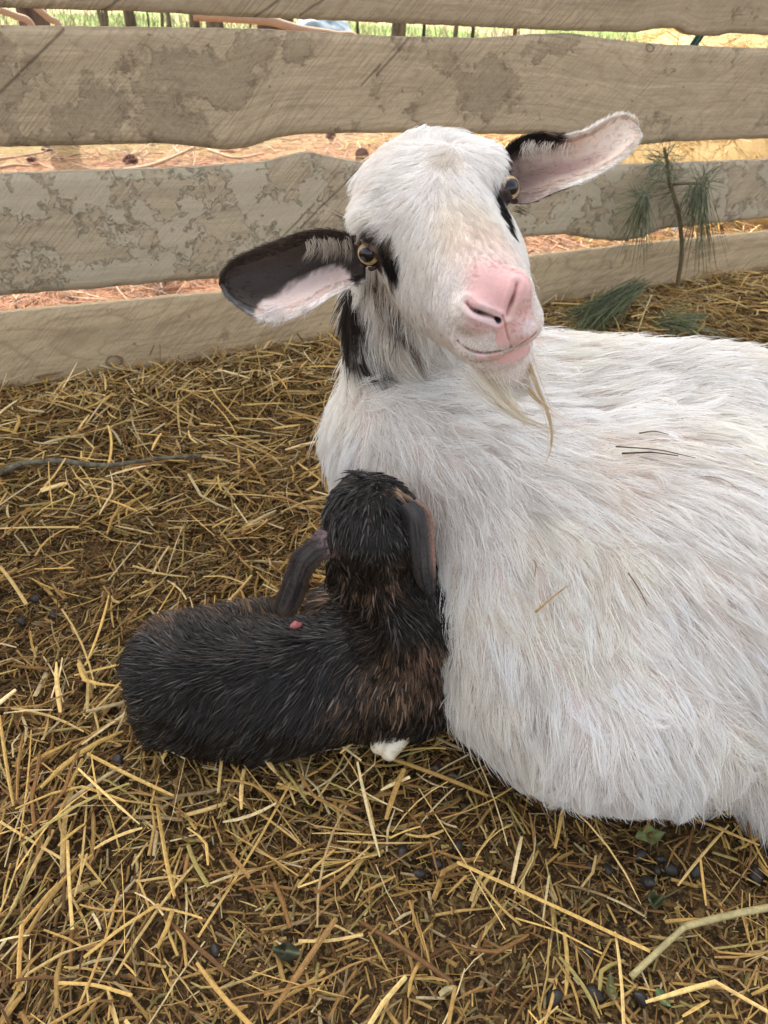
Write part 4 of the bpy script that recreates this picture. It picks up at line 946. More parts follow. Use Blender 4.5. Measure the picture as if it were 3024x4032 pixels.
D = unit(D + 0.5 * (fbm(P, 25, 71)[:, None] - 0.5) * np.cross(N, D) * 2); L = 0.026 * rng.uniform(0.6, 1.1, len(P)); L = np.where(khd(P) < 0.06, L * 0.6, L)
leg = cap(P.astype(np.float32), at_z(1660, 2760, 0.055), at_z(1590, 2850, 0.03), 0.03, 0.022); L = np.where(leg < 0, 0.010, L)
C = kid_mixed(P) * rng.uniform(0.5, 1.7, len(P))[:, None]; hi = (rng.random(len(P)) < 0.22)[:, None]; C = np.where(hi, C * 1.3 + np.array([0.050, 0.044, 0.041]), C)  # some locks paler: wet highlights put into their colour
hair('wet_locks', P, N, D, L, C, 0.00125, M_KFUR, kid, K=7, lift=0.40, jitter=0.12, taper=0.04, Cvar=0.12)
def col_kear(u, v, inner):
    st = vnoise(np.stack([u * 3, v * 12, u * 0], -1), 1.5, 4); c = mixc((0.022, 0.020, 0.021), (0.075, 0.064, 0.060), sstep(0.2, 0.8, st))
    c = mixc(c, (0.075, 0.048, 0.034), sstep(0.55, 0.95, np.abs(2 * v - 1)) * 0.8); c = mixc(c, (0.12, 0.075, 0.055), sstep(0.8, 1.0, u))
    return mixc(c, mixc((0.30, 0.20, 0.20), (0.04, 0.03, 0.027), sstep(0.4, 0.6, vnoise(np.stack([u * 60, v * 10, u * 0], -1), 1.2, 6))), sstep(0.18, 0.06, u) * 0.9)
def col_kear2(u, v, inner):
    st = vnoise(np.stack([u * 3, v * 12, u * 0], -1), 1.5, 5); c = mixc((0.020, 0.019, 0.020), (0.070, 0.062, 0.060), sstep(0.2, 0.8, st))
    return mixc(c, (0.36, 0.21, 0.155), sstep(0.78, 0.93, v) * (1 - sstep(0.5, 0.75, u)))
SK1 = [((1272, 2078), (1352, 2172), .757, .757, .760), ((1235, 2122), (1285, 2192), .760, .760, .764), ((1164, 2176), (1238, 2240), .768, .767, .771), ((1138, 2240), (1216, 2275), .779, .778, .782), ((1110, 2305), (1202, 2325), .792, .789, .797), ((1088, 2365), (1182, 2378), .806, .803, .810), ((1080, 2402), (1155, 2418), .816, .814, .819), ((1102, 2424), (1124, 2428), .825, .822, .826)]
SK2 = [((1570, 1995), (1640, 1965), .735, .728, .745), ((1588, 2040), (1690, 2012), .735, .727, .752), ((1600, 2100), (1705, 2090), .740, .732, .757), ((1610, 2170), (1711, 2180), .748, .740, .765), ((1625, 2240), (1713, 2262), .757, .749, .773), ((1645, 2298), (1711, 2320), .768, .760, .782), ((1672, 2332), (1703, 2340), .777, .772, .786)]
for st, cf, lab in ((SK1, col_kear, 'soft dark ear hanging away from the head'), (SK2, col_kear2, 'dark ear with a pinkish rim against the white coat')):
    eo, S, B, N_, uu, vv = ear('ear', st, None, cf, kid, M_EAR, th=0.0028); eo['label'] = lab
    ear_fur(eo, S, B, N_, uu, vv, cf, 5200, 0.0065, 0.0002, M_KFUR, lift=0.10)
# hoof: two toes
t = NT('pale_hoof'); tc = t.n('TexCoord').outputs['Object']
c = t.mix(t.ramp(t.noise(tc, 60, 4), [(0.35, 0), (0.6, 1)]), (0.60, 0.50, 0.30), (0.80, 0.73, 0.58)); c = t.mix(t.ramp(t.noise(tc, 260, 4), [(0.60, 0), (0.70, 1)]), c, (0.14, 0.085, 0.04)); M_HOOF = t.base(c, 0.45, 0.4)
HA, HB = at_z(1600, 2820, 0.056), at_z(1512, 2948, 0.044)
hx = unit(np.cross(HB - HA, [0, 0, 1.0]))
def hoof_sdf(P):
    P = np.asarray(P, np.float32); d = cap(P, HA, HA + (HB - HA) * 0.4, 0.0175, 0.0185)
    for s in (1, -1):
        a = HA + (HB - HA) * 0.25 + hx * s * 0.0085; b = HB + hx * s * 0.0075; d = smin(d, cap(P, a, b, 0.0140, 0.0108), 0.003)
    return d
HV, HQ = nets(hoof_sdf, np.minimum(HA, HB) - 0.02, np.maximum(HA, HB) + 0.02, 0.0018)
mesh_np('hoof', HV, HQ, M_HOOF, kid)
# navel: the raw pink end of the cord showing in the fold of the flank
h = hit(bvh_kid, 1165, 2478)
if h is not None:
    t = NT('navel_flesh'); M_NAV = t.base(t.mix(t.noise(t.n('TexCoord').outputs['Object'], 150, 3), (0.30, 0.05, 0.05), (0.45, 0.15, 0.15)), 0.3, 0.5)
    r = CR; nn = unit(grad(kid_sdf, h[None])[0]); h2 = h + nn * 0.004
    nav = lambda P: smin(cap(P, h2 - r * 0.003, h2 + r * 0.006 + CU * 0.002, 0.0042, 0.0025), cap(P, h2 + CU * 0.005, h2 + r * 0.001, 0.002, 0.0035), 0.004)
    NV, NQ = nets(nav, h2 - 0.03, h2 + 0.03, 0.0012); mesh_np('navel_cord', NV, NQ, M_NAV, kid)
# ------------------------------------------------------------------ straw bedding and litter
def stalks(n, pos, ang, tilt, L, W, T, bend, kink, m=4):
    """n flattened stalks: centre pos, heading ang, tilt, length, width, thickness, bend, kink"""
    t = np.linspace(-0.5, 0.5, m)[None]
    d = np.stack([np.cos(ang) * np.cos(tilt), np.sin(ang) * np.cos(tilt), np.sin(tilt)], -1)
    s = np.stack([-np.sin(ang), np.cos(ang), 0 * ang], -1); up = np.cross(d, s)
    roll = rng.normal(0, 0.5, n); s2 = s * np.cos(roll)[:, None] + up * np.sin(roll)[:, None]; u2 = np.cross(d, s2)
    c = pos[:, None] + d[:, None] * (t * L[:, None])[..., None]
    c = c + s[:, None] * ((4 * t * t - 0.33) * (bend * L)[:, None] + np.maximum(t - 0.08, 0) * (kink * L)[:, None])[..., None]
    c[..., 2] -= (4 * t * t) * (0.03 * L)[:, None] * 0.5
    tp = np.ones((n, m)); tp[:, -1] = rng.uniform(0.35, 1, n); tp[:, 0] = rng.uniform(0.6, 1, n)
    o = [(-1, -0.35), (-0.45, 0.5), (0.55, 0.5), (1, -0.35)]
    V = np.stack([c + s2[:, None] * (a * 0.5 * W[:, None] * tp)[..., None] + u2[:, None] * (b * T[:, None] * tp)[..., None] for a, b in o], 2)
    V = V.reshape(-1, 3); k = 4
    b0 = (np.arange(n) * m * k)[:, None, None] + (np.arange(m - 1) * k)[None, :, None]; j = np.arange(k)[None, None]; j2 = (j + 1) % k
    Q = np.stack([b0 + j, b0 + j2, b0 + k + j2, b0 + k + j], -1).reshape(-1, 4)
    e = (np.arange(n) * m * k)[:, None]; E0 = e + np.array([3, 2, 1, 0]); E1 = e + (m - 1) * k + np.array([0, 1, 2, 3])
    return V, np.concatenate([Q, E0, E1]), m * k
def straw_mat():
    t = NT('straw'); c = t.attr(); pos = t.n('NewGeometry').outputs['Position']
    c = t.mix(1.0, c, t.ramp(t.noise(pos, 220, 4, 0.65), [(0.25, 0.62), (0.6, 1.08)]), 'MULTIPLY')
    c = t.mix(t.math('MULTIPLY', t.ramp(t.noise(pos, 420, 2), [(0.68, 0), (0.74, 1)]), 0.7), c, (0.07, 0.045, 0.02))
    t.base(c, 0.55, 0.3); tr = t.n('BsdfTranslucent'); t.set(tr.inputs[0], c); mx = t.n('MixShader'); mx.inputs[0].default_value = 0.12
    t.t.links.new(t.b.outputs[0], mx.inputs[1]); t.t.links.new(tr.outputs[0], mx.inputs[2]); t.t.links.new(mx.outputs[0], t.o.inputs[0])
    return t.m
M_STRAW = straw_mat()
PAL = np.array([(0.68, 0.46, 0.15), (0.74, 0.54, 0.22), (0.52, 0.33, 0.105), (0.39, 0.225, 0.075), (0.25, 0.13, 0.042), (0.14, 0.07, 0.024), (0.80, 0.66, 0.38), (0.42, 0.35, 0.12), (0.36, 0.26, 0.13)])
PAL = PAL * np.array([0.98, 0.94, 0.86])
PAL0 = PAL
def pick_xy(n, s0, s1, n0, n1):
    s = rng.uniform(s0, s1, n); m = rng.uniform(n0, n1, n)
    return np.stack([FP0[0] + FX[0] * s + FN[0] * m, FP0[1] + FX[1] * s + FN[1] * m], -1)
def in_view(xy, margin=600):
    p = to_px(np.concatenate([xy, np.zeros((len(xy), 1))], -1)); dz = (np.concatenate([xy, np.zeros((len(xy), 1))], -1) - CP) @ CF
    return (dz > 0.15) & (p[:, 0] > -margin) & (p[:, 0] < 3024 + margin) & (p[:, 1] > -100) & (p[:, 1] < 4032 + margin * 1.3)
def bed(name, n, s0, s1, n0, n1, wts, Lr, Wr, lift, lay, label, dens=None, tcol=1.0, m=4, coh=0.0, kinkp=0.15, tsd=0.10, steep=0.0):
    xy = pick_xy(n, s0, s1, n0, n1); xy = xy[in_view(xy)]
    if dens is not None: xy = xy[rng.random(len(xy)) < dens(xy)]
    k = len(xy); z0 = ground_z(xy); h = lay * rng.random(k) ** 1.5
    ang = rng.uniform(0, 2 * np.pi, k)
    if coh: ang = np.where(rng.random(k) < coh, vn2(xy, 2.5, 77) * 9 + rng.normal(0, 0.35, k), ang)
    tilt = rng.normal(0, tsd, k)
    if steep: tilt = np.where(rng.random(k) < steep, rng.uniform(0.4, 1.2, k), tilt)
    L = np.exp(rng.uniform(np.log(Lr[0]), np.log(Lr[1]), k)); W = rng.uniform(Wr[0], Wr[1], k) * np.where(rng.random(k) < 0.12, 1.5, 1)
    pos = np.concatenate([xy, (z0 + lift + h + np.abs(np.sin(tilt)) * L * 0.5)[:, None]], -1)
    kink = np.where(rng.random(k) < kinkp, rng.normal(0, 0.9, k), 0)
    V, Q, per = stalks(k, pos, ang, tilt, L, W, W * 0.30, rng.normal(0, 0.035, k), kink, m)
    c = PAL[rng.choice(len(PAL), k, p=np.array(wts) / sum(wts))]; c = c * rng.uniform(0.7, 1.15, k)[:, None] * tcol
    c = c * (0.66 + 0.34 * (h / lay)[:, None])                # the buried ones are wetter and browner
    o = mesh_np(name, V, Q, M_STRAW, None, np.repeat(c, per, 0), smooth=False)
    return tag(o, label, 'straw', kind='stuff')
def dirtmap(xy):
    d = vn2(xy, 3.2, 91); return sstep(0.30, 0.55, d)
def px_of(xy): return to_px(np.concatenate([xy, np.zeros((len(xy), 1))], -1))
def dens_main(xy):
    p = px_of(xy); d = 0.35 + 0.65 * dirtmap(xy)
    d *= 1 - 0.85 * np.exp(-(((p[:, 0] - 420) / 420) ** 2 + ((p[:, 1] - 2330) / 160) ** 2))
    d *= 1 - 0.78 * np.exp(-(((p[:, 0] - 2600) / 600) ** 2 + ((p[:, 1] - 3650) / 380) ** 2))
    return d
SI0, SI1 = -1.5, 2.6
bed('chaff', 150000, SI0, SI1, -1.75, 0.10, (3, 1, 5, 7, 7, 4, 1, 2, 3), (0.006, 0.030), (0.0012, 0.0040), 0.001, 0.012, 'fine brown chaff and broken straw trodden into the dirt', None, 0.88, 2)
bed('straw_bedding', 48000, SI0, SI1, -1.75, 0.06, (4, 3, 6, 7, 6, 3, 2, 2, 2), (0.018, 0.065), (0.0012, 0.0038), 0.003, 0.022, 'matted layer of short tan and brown straw', lambda q: 0.2 + 0.8 * dens_main(q), 1.04, 3, 0.5, 0.15, 0.16)
bed('straw_bedding', 8500, SI0, SI1, -1.75, 0.04, (7, 6, 6, 4, 3, 1, 4, 2, 1), (0.035, 0.14), (0.0014, 0.0052), 0.008, 0.032, 'loose long golden straw lying on top', dens_main, 1.36, 5, 0.4, 0.25, 0.14)
bed('straw_bedding', 1500, SI0, SI1, -1.75, 0.03, (5, 8, 1, 0, 0, 0, 9, 1, 0), (0.05, 0.16), (0.0010, 0.0036), 0.018, 0.012, 'brightest pale straws scattered over the bedding', lambda q: 0.3 + 0.7 * dens_main(q), 1.25, 5, 0.1, 0.3, 0.10, 0.015)
bed('straw_litter', 9000, SI0, 3.6, -0.16, 0.14, (2, 3, 4, 3, 2, 1, 6, 0, 6), (0.02, 0.09), (0.0015, 0.004), 0.004, 0.025, 'bleached straw and wood chips along the foot of the fence', None, 1.3, 3, 0, 0.2, 0.2, 0.06)
PAL = np.array([(0.62, 0.32, 0.17), (0.70, 0.42, 0.25), (0.52, 0.24, 0.12), (0.40, 0.17, 0.09), (0.28, 0.13, 0.08), (0.74, 0.52, 0.34), (0.80, 0.62, 0.42), (0.66, 0.40, 0.27), (0.34, 0.25, 0.2)])
bed('pine_needles', 42000, -1.6, 4.5, 0.03, 3.4, (4, 4, 5, 5, 4, 3, 3, 4, 2), (0.05, 0.20), (0.0018, 0.0048), 0.002, 0.022, 'rusty fallen pine needles covering the ground beyond the fence', lambda q: 1 / (1 + 0.6 * fence_side(q)), 1.0, 3, 0.2, 0.1, 0.12)
PAL = PAL0
bed('straw_litter', 9000, 1.2, 4.6, 0.25, 2.6, (6, 8, 3, 1, 0, 0, 6, 0, 0), (0.06, 0.22), (0.002, 0.005), 0.012, 0.03, 'yellow straw strewn over the needles beyond the right hand boards', lambda q: sstep(1.7, 2.4, (q - FP0[:2]) @ FX[:2]), 1.2, 3, 0.3, 0.2, 0.12)
# ------------------------------------------------------------------ single things on the ground
def on_ground(px, py, up=0.0):
    z = 0.0
    for _ in range(4): p = at_z(px, py, z); z = float(ground_z(p[None])[0]) + up
    return at_z(px, py, z)
def lone(name, V, Q, mat, label, cat, group=None, col=None, smooth=True):
    c = np.asarray(V).mean(0); o = mesh_np(name, V - c, Q, mat, None, col, smooth); o.location = c
    return tag(o, label, cat, group)
# fallen stick at the left edge
t = NT('lichen_bark'); tc = t.n('TexCoord').outputs['Object']
c = t.mix(t.ramp(t.noise(tc, 70, 5), [(0.35, 0), (0.65, 1)]), (0.085, 0.07, 0.045), (0.21, 0.19, 0.135)); c = t.mix(t.ramp(t.noise(tc, 300, 3), [(0.6, 0), (0.7, 1)]), c, (0.33, 0.32, 0.25)); t.base(c, 0.85, 0.2); t.bump(t.noise(tc, 250, 4), 0.7, 0.002); M_BARK = t.m
P = spline([on_ground(x, y, 0.036 if x < 600 else 0.030) for x, y in [(-120, 1930), (0, 1862), (78, 1828), (160, 1818), (251, 1817), (340, 1828), (431, 1833), (533, 1818), (666, 1803), (791, 1795)]], 60)
P[:, 2] += 0.003 * (vnoise(P, 30, 2) - 0.5)
V, Q, T = tube(P, np.linspace(0.0058, 0.0040, 60) * (1 + 0.25 * (vnoise(P, 70, 8) - 0.5)), 10)
lone('stick', V, [Q, T], M_BARK, 'grey green lichened stick lying in the straw by the left edge', 'stick')
# thick bent stalk, lower right
P = spline([on_ground(x, y, u) for x, y, u in [(3120, 3560, .03), (3024, 3574, .03), (2880, 3602, .03), (2706, 3645, .032), (2690, 3655, .032), (2601, 3736, .03), (2484, 3847, .022)]], 40)
n = len(P); V, Q, T = tube(P, np.concatenate([np.linspace(.0040, .0036, 22), np.linspace(.0029, .0032, 18)]), 8, squash=0.85)
cc = np.tile(np.array([0.50, 0.42, 0.20]), (len(V), 1)) * (0.55 + 0.75 * fbm(V, 60, 3))[:, None]
lone('thick_stalk', V, [Q, T], M_STRAW, 'thick bent yellow green stalk at the right, below the goat', 'stalk', None, cc)
# notable long straws in front
LS = [((265, 3310), (285, 3660), .0032, 'broad upright looking yellow straw at the lower left'), ((1145, 3080), (780, 3690), .0026, 'long golden straw slanting through the middle foreground'), ((625, 3560), (330, 3770), .0032, 'golden straw slanting down toward the lower left'),
      ((1650, 3105), (1990, 3660), .0013, None), ((1800, 3395), (2560, 3745), .0036, 'longest yellow straw running toward the thick stalk'), ((2030, 3615), (2370, 3755), .0018, None), ((0, 3235), (240, 3380), .0026, None), ((230, 3870), (520, 3920), .003, None), ((1175, 3705), (1430, 3680), .0030, None),
      ((880, 2385), (990, 2265), .0036, None), ((800, 2270), (970, 2300), .0026, None), ((610, 1050 + 1380), (690, 2300), .0022, None), ((430, 2124), (870, 2190), .0012, None), ((430, 2235), (480, 2130), .0012, None), ((0, 2080), (310, 2075), .0040, None), ((0, 2230), (105, 2380), .0048, None),
      ((910, 1945), (1110, 1960), .0030, None), ((455, 1870), (600, 2025), .0016, None), ((850, 1930), (1130, 1730), .0016, None)]
used_lab = 0
for (x0, y0), (x1, y1), w, lab in LS:
    a, b = on_ground(x0, y0, 0.030), on_ground(x1, y1, 0.030); mid = (a + b) / 2 + np.array([0, 0, 0.002]) + rng.normal(0, 0.002, 3)
    P = spline([a, mid, b], 9); V, Q, T = tube(P, np.full(9, w * 0.55), 6, squash=0.45)
    cc = np.tile(PAL0[rng.integers(0, 2)] * rng.uniform(0.95, 1.15), (len(V), 1))
    if lab: lone('straw_stalk', V, [Q, T], M_STRAW, lab, 'straw', 'long straws on the bedding', cc, False)
    else: lone('straw_stalk', V, [Q, T], M_STRAW, 'long loose golden straw lying on top of the bedding', 'straw', 'long straws on the bedding', cc, False)
# bits of straw caught in the goat's coat
for (x0, y0), (x1, y1), w, c, lab in [((2416, 1795), (2715, 1838), .0009, (0.10, 0.065, 0.04), 'dark thin stem lying across the back of the white goat'), ((2440, 1820), (2650, 1830), .0012, (0.05, 0.035, 0.025), 'blackish stem just under the thin one on the white back'),
        ((2505, 1747), (2615, 1752), .0010, (0.17, 0.10, 0.05), 'short brown stem highest on the white back'), ((2115, 2400), (2230, 2305), .0016, (0.50, 0.33, 0.13), 'golden straw caught in the white flank'), ((2460, 2255), (2530, 2375), .0008, (0.16, 0.10, 0.06), 'curved brown stem in the fur right of the golden straw'),
        ((2105, 2208), (2110, 2270), .0010, (0.36, 0.23, 0.10), 'tiny upright brown bit above the golden straw'), ((2750, 1905), (2880, 1960), .0006, (0.42, 0.28, 0.18), 'thin hooked tan stem near the right edge of the white back')]:
    a, b = hit(bvh_goat, x0, y0), hit(bvh_goat, x1, y1); m_ = hit(bvh_goat, (x0 + x1) / 2 + 6, (y0 + y1) / 2 - 8)
    if a is None or b is None or m_ is None: continue
    off = [unit(grad(goat_sdf, q[None])[0]) * 0.0165 for q in (a, m_, b)]
    V, Q, T = tube(spline([a + off[0], m_ + off[1] + 0.001 * rng.normal(size=3), b + off[2]], 9), w * 0.75 * np.linspace(1.1, .5, 9), 6); lone('straw_piece', V, [Q, T], M_STRAW, lab, 'straw', "bits of straw on the goat's coat", np.tile(np.array(c), (len(V), 1)))
# droppings
t = NT('goat_dropping'); tc = t.n('TexCoord').outputs['Object']
t.base(t.mix(t.noise(tc, 150, 4), (0.008, 0.008, 0.008), (0.040, 0.032, 0.025)), 0.42, 0.45); t.bump(t.noise(tc, 400, 4), 0.5, 0.0012); M_DROP = t.m
u, v = np.meshgrid(np.linspace(0, np.pi, 13), np.linspace(0, 2 * np.pi, 20, endpoint=False), indexing='ij')
SPH = np.stack([np.sin(u) * np.cos(v), np.sin(u) * np.sin(v), np.cos(u)], -1).reshape(-1, 3)
i_ = np.arange(12)[:, None] * 20; j_ = np.arange(20)[None]; SPQ = np.stack([i_ + j_, i_ + 20 + j_, i_ + 20 + (j_ + 1) % 20, i_ + (j_ + 1) % 20], -1).reshape(-1, 4)
for k, (x, y, s, lab) in enumerate([(2518, 3368, 1, 'black dropping touching the pale green leaf'), (2640, 3424, 1.15, 'biggest shiny black dropping in the cluster below the goat'), (2551, 3474, 1.05, 'grey crusted dropping lowest in the cluster below the goat'), (2740, 3429, .95, 'dull black dropping at the right end of the cluster'),
        (2974, 3446, 1.2, 'lone black dropping near the right edge'), (2390, 3424, .9, 'brownish dropping left of the cluster'), (2323, 3412, .75, 'small half buried dropping farthest left of the cluster'), (2590, 3425, .7, 'small grey dropping in the middle of the cluster'), (2605, 3385, .8, 'black dropping behind the biggest shiny one'),
        (2312, 3747, .7, 'small dark dropping below the longest yellow straw'), (2183, 3930, 1, 'greyish dropping near the bottom edge, leftmost of three'), (2345, 3914, 1.1, 'dark dropping near the bottom edge, middle of three'), (2523, 3930, .9, 'black dropping near the bottom edge, rightmost of three'),
        (212, 2420, 1.1, 'black dropping left of the kid, near the yellow crumb'), (86, 2446, 1, 'black dropping at the left edge beside another'), (141, 2358, 1, 'brown dropping above the two by the left edge'), (465, 2992, 1, 'dark dropping under the rump of the kid'), (848, 3739, .85, 'dark dropping in the straw of the lower middle'),
        (1585, 3350, .95, 'dark dropping between the hoof and the longest yellow straw'), (1650, 3440, .9, 'dark dropping just above the head of the longest yellow straw'), (1800, 3330, 1, 'greyish dropping below the white belly'), (1720, 3400, .85, 'brown crumbly dropping near the longest yellow straw')]):
    p = on_ground(x, y, 0.013); V = SPH * np.array([0.0088, 0.0062, 0.0060]) * s; V = V * (1 + 0.34 * (vnoise(V + k, 160, k) - 0.5))[:, None]
    o = mesh_np('goat_dropping', V, SPQ, M_DROP); o.location = p; o.rotation_euler = (rng.normal(0, .3), rng.normal(0, .3), rng.uniform(0, 6.3)); tag(o, lab, 'dropping', 'goat droppings')
# leaves
def leaf(x, y, ang, L, W, curl, c, label, fold=0.3):
    p = on_ground(x, y, 0.013); u = np.linspace(0, 1, 16)[:, None]; v = np.linspace(-1, 1, 9)[None]
    w = W * np.sin(np.pi * np.clip(u, 0.02, 0.99) ** 0.8) * 0.5; X = (u - 0.5) * L + 0 * v; Yv = v * w; Z = curl * (4 * (u - 0.5) ** 2) * L * 0.4 + fold * np.abs(v) * w + 0.009 * (vnoise(np.stack([X, Yv, 0 * X + W * 40], -1), 110, 3) - 0.5) * 2
    top = np.stack([X, Yv, Z], -1).reshape(-1, 3); bot = top - np.array([0, 0, 0.0006]); V = np.concatenate([top, bot]); i = (np.arange(15)[:, None] * 9 + np.arange(8)[None]).ravel()
    f = np.stack([i, i + 9, i + 10, i + 1], 1); rim = np.concatenate([np.arange(16) * 9, 15 * 9 + np.arange(1, 9), (np.arange(16)[::-1] * 9 + 8)[1:], np.arange(9)[::-1][1:-1]]); r2 = np.roll(rim, -1)
    Q = np.concatenate([f, f[:, ::-1] + 144, np.stack([rim, 144 + rim, 144 + r2, r2], 1)])
    cc = np.array(c) * (0.7 + 0.6 * vnoise(V, 180, 4))[:, None]; vein = np.exp(-(np.abs(V[:, 1]) / 0.0012) ** 2)[:, None]; cc = cc * (1 - 0.4 * vein) + 0.4 * vein * np.array([0.3, 0.33, 0.18])
    o = mesh_np('leaf', V, Q, M_LEAF, None, cc); o.location = p; o.rotation_euler = (rng.normal(0, .15), rng.normal(0, .15), ang); tag(o, label, 'leaf', 'fallen leaves in the bedding')
M_LEAF = M_attr('dry_leaf', 0.8, 0.1, 160, 0.3)
leaf(2560, 3290, 0.1, 0.034, 0.020, 0.6, (0.16, 0.19, 0.07), 'pale green crumpled leaf right below the belly of the goat')
leaf(2575, 3555, 0.5, 0.028, 0.015, 1.0, (0.055, 0.062, 0.028), 'dark green curled leaf below the cluster of droppings', 0.9)
leaf(2610, 3930, -0.9, 0.018, 0.012, 0.2, (0.10, 0.16, 0.07), 'small bright green leaf scrap near the bottom right')
leaf(2405, 3900, 1.5, 0.026, 0.010, 0.9, (0.13, 0.13, 0.05), 'rolled olive leaf standing near the bottom droppings', 1.0)
leaf(1740, 3045, -0.3, 0.040, 0.028, 0.2, (0.075, 0.038, 0.026), 'reddish brown leaf lying between the hoof and the white belly')
leaf(1140, 3750, -0.2, 0.030, 0.016, 0.5, (0.035, 0.038, 0.022), 'dark green rotting leaf in the foreground straw')
# ------------------------------------------------------------------ pine seedling and pine sprig inside the fence
def needle_mesh(items):
    Vs, Qs, Ts, o = [], [], [], 0
    for a, d, L, droop, r in items:
        t_ = np.linspace(0, 1, 5)[:, None]; P = a + d * L * t_ + np.array([0, 0, -1.0]) * droop * L * t_ ** 2
        V, Q, T = tube(P, r * np.array([1, 1, 1, 0.8, 0.3]), 3); Vs.append(V); Qs.append(Q + o); Ts.append(T + o); o += len(V)
    return np.concatenate(Vs), [np.concatenate(Qs), np.concatenate(Ts)]
t = NT('pine_needle'); M_NEED = t.base(t.attr(), 0.5, 0.35)
t = NT('pine_stem'); tc = t.n('TexCoord').outputs['Object']; t.base(t.mix(t.noise(tc, 90, 4), (0.15, 0.11, 0.07), (0.27, 0.22, 0.12)), 0.8, 0.2); t.bump(t.noise(tc, 200, 3), 0.6, 0.002); M_STEM = t.m
base = on_fence(2660, 1180, -0.05)
def sp(px, py, off=0.0): return on_fence(px, py, -0.05 - off * 1.5)
ps = empty('pine_seedling', tuple(base)); tag(ps, 'spindly green pine seedling leaning in front of the right hand boards', 'seedling')
V, Q, T = tube(spline([base, sp(2668, 1120), sp(2684, 1008, .01), sp(2682, 920, .01), sp(2671, 834, .01), sp(2645, 746, .01), sp(2632, 690, .01), sp(2625, 629, .01), sp(2616, 583, .01)], 40), np.linspace(0.0075, 0.0042, 40), 8); mesh_np('stem', V, [Q, T], M_STEM, ps)
tw = [([sp(2640, 755, .01), sp(2590, 765, .03), sp(2540, 772, .05)], .0042), ([sp(2650, 725, .01), sp(2705, 722, .03), sp(2765, 722, .04)], .0045), ([sp(2765, 722, .04), sp(2785, 745, .05)], .003)]
for pts, r in tw: V, Q, T = tube(spline(pts, 12), r, 7); mesh_np('twig', V, [Q, T], M_STEM, ps)
nd = []
def spray(px, py, off, n, px2, py2, spread, L, droop, jit=12):
    a0 = sp(px, py, off); d0 = sp(px2, py2, off) - a0; l0 = np.linalg.norm(d0)
    for _ in range(int(n * 1.0)):
        d = unit(unit(d0) + 1.8 * spread * rng.normal(size=3)); nd.append((sp(px + jit * rng.normal(), py + jit * rng.normal(), off + 0.01 * rng.normal()), d, l0 * L * rng.uniform(0.7, 1.1), droop, 0.00085))
spray(2540, 775, .05, 60, 2490, 950, .16, 1.0, .15); spray(2540, 775, .05, 34, 2500, 1040, .12, 1.0, .05); spray(2530, 770, .05, 26, 2505, 715, .5, 1.2, .1); spray(2530, 790, .05, 18, 2440, 800, .3, 1.0, .2)
spray(2740, 735, .04, 50, 2695, 890, .16, 1.0, .1); spray(2765, 730, .04, 46, 2790, 1050, .09, 1.0, .05); spray(2760, 735, .04, 26, 2660, 1020, .10, 1.0, .05); spray(2770, 715, .04, 30, 2840, 640, .45, 1.0, .1); spray(2770, 715, .04, 16, 2745, 620, .3, 1.0, 0)
for k in range(26):
    y = 590 + 190 * k / 26; s = -1 if k % 3 else 1
    spray(2618 + (y - 585) * .15, y, .01, 4, 2618 + s * 95, y - 18, .35, 1.0, .15, 3)
spray(2600, 640, .02, 34, 2560, 660, .5, 1.2, .1)
V, Q = needle_mesh(nd); cn = np.array([0.19, 0.21, 0.12])[None] * np.repeat(rng.uniform(0.5, 1.5, len(nd)), len(V) // len(nd) if len(V) % len(nd) == 0 else 1)[:, None] if len(V) % len(nd) == 0 else np.tile([0.19, 0.21, 0.12], (len(V), 1))
mesh_np('needles', V, Q, M_NEED, ps, cn)
b2 = on_ground(2470, 1150, 0.03); sg = empty('pine_sprig', tuple(b2)); tag(sg, 'torn green pine sprig lying in the straw left of the seedling', 'pine sprig')
V, Q, T = tube(spline([on_ground(2540, 1110, .10), on_ground(2440, 1150, .07), on_ground(2330, 1200, .05)], 14), 0.005, 7); mesh_np('twig', V, [Q, T], M_STEM, sg)
nd = []
for k in range(330):
    q = rng.random(); a = on_ground(2540 - 200 * q + 20 * rng.normal(), 1110 + 85 * q + 18 * rng.normal(), 0.10 - 0.05 * q); e = on_ground(2150 + 90 * rng.random() + 130 * rng.random(), 1215 + 120 * rng.random(), 0.03 + 0.05 * rng.random())
    nd.append((a, unit(unit(e - a) + .10 * rng.normal(size=3)), rng.uniform(0.13, 0.25), rng.uniform(0.1, 0.3), 0.0010))
for k in range(120):
    a = on_ground(2560 + 90 * rng.random(), 1235 + 45 * rng.random(), 0.03); nd.append((a, unit(np.array([0.8, -0.5, 0.05]) + 0.3 * rng.normal(size=3)), rng.uniform(.08, .16), .1, .001))
V, Q = needle_mesh(nd); per = len(V) // len(nd); mesh_np('needles', V, Q, M_NEED, sg, np.array([0.17, 0.195, 0.10])[None] * np.repeat(rng.uniform(0.5, 1.6, len(nd)), per)[:, None])
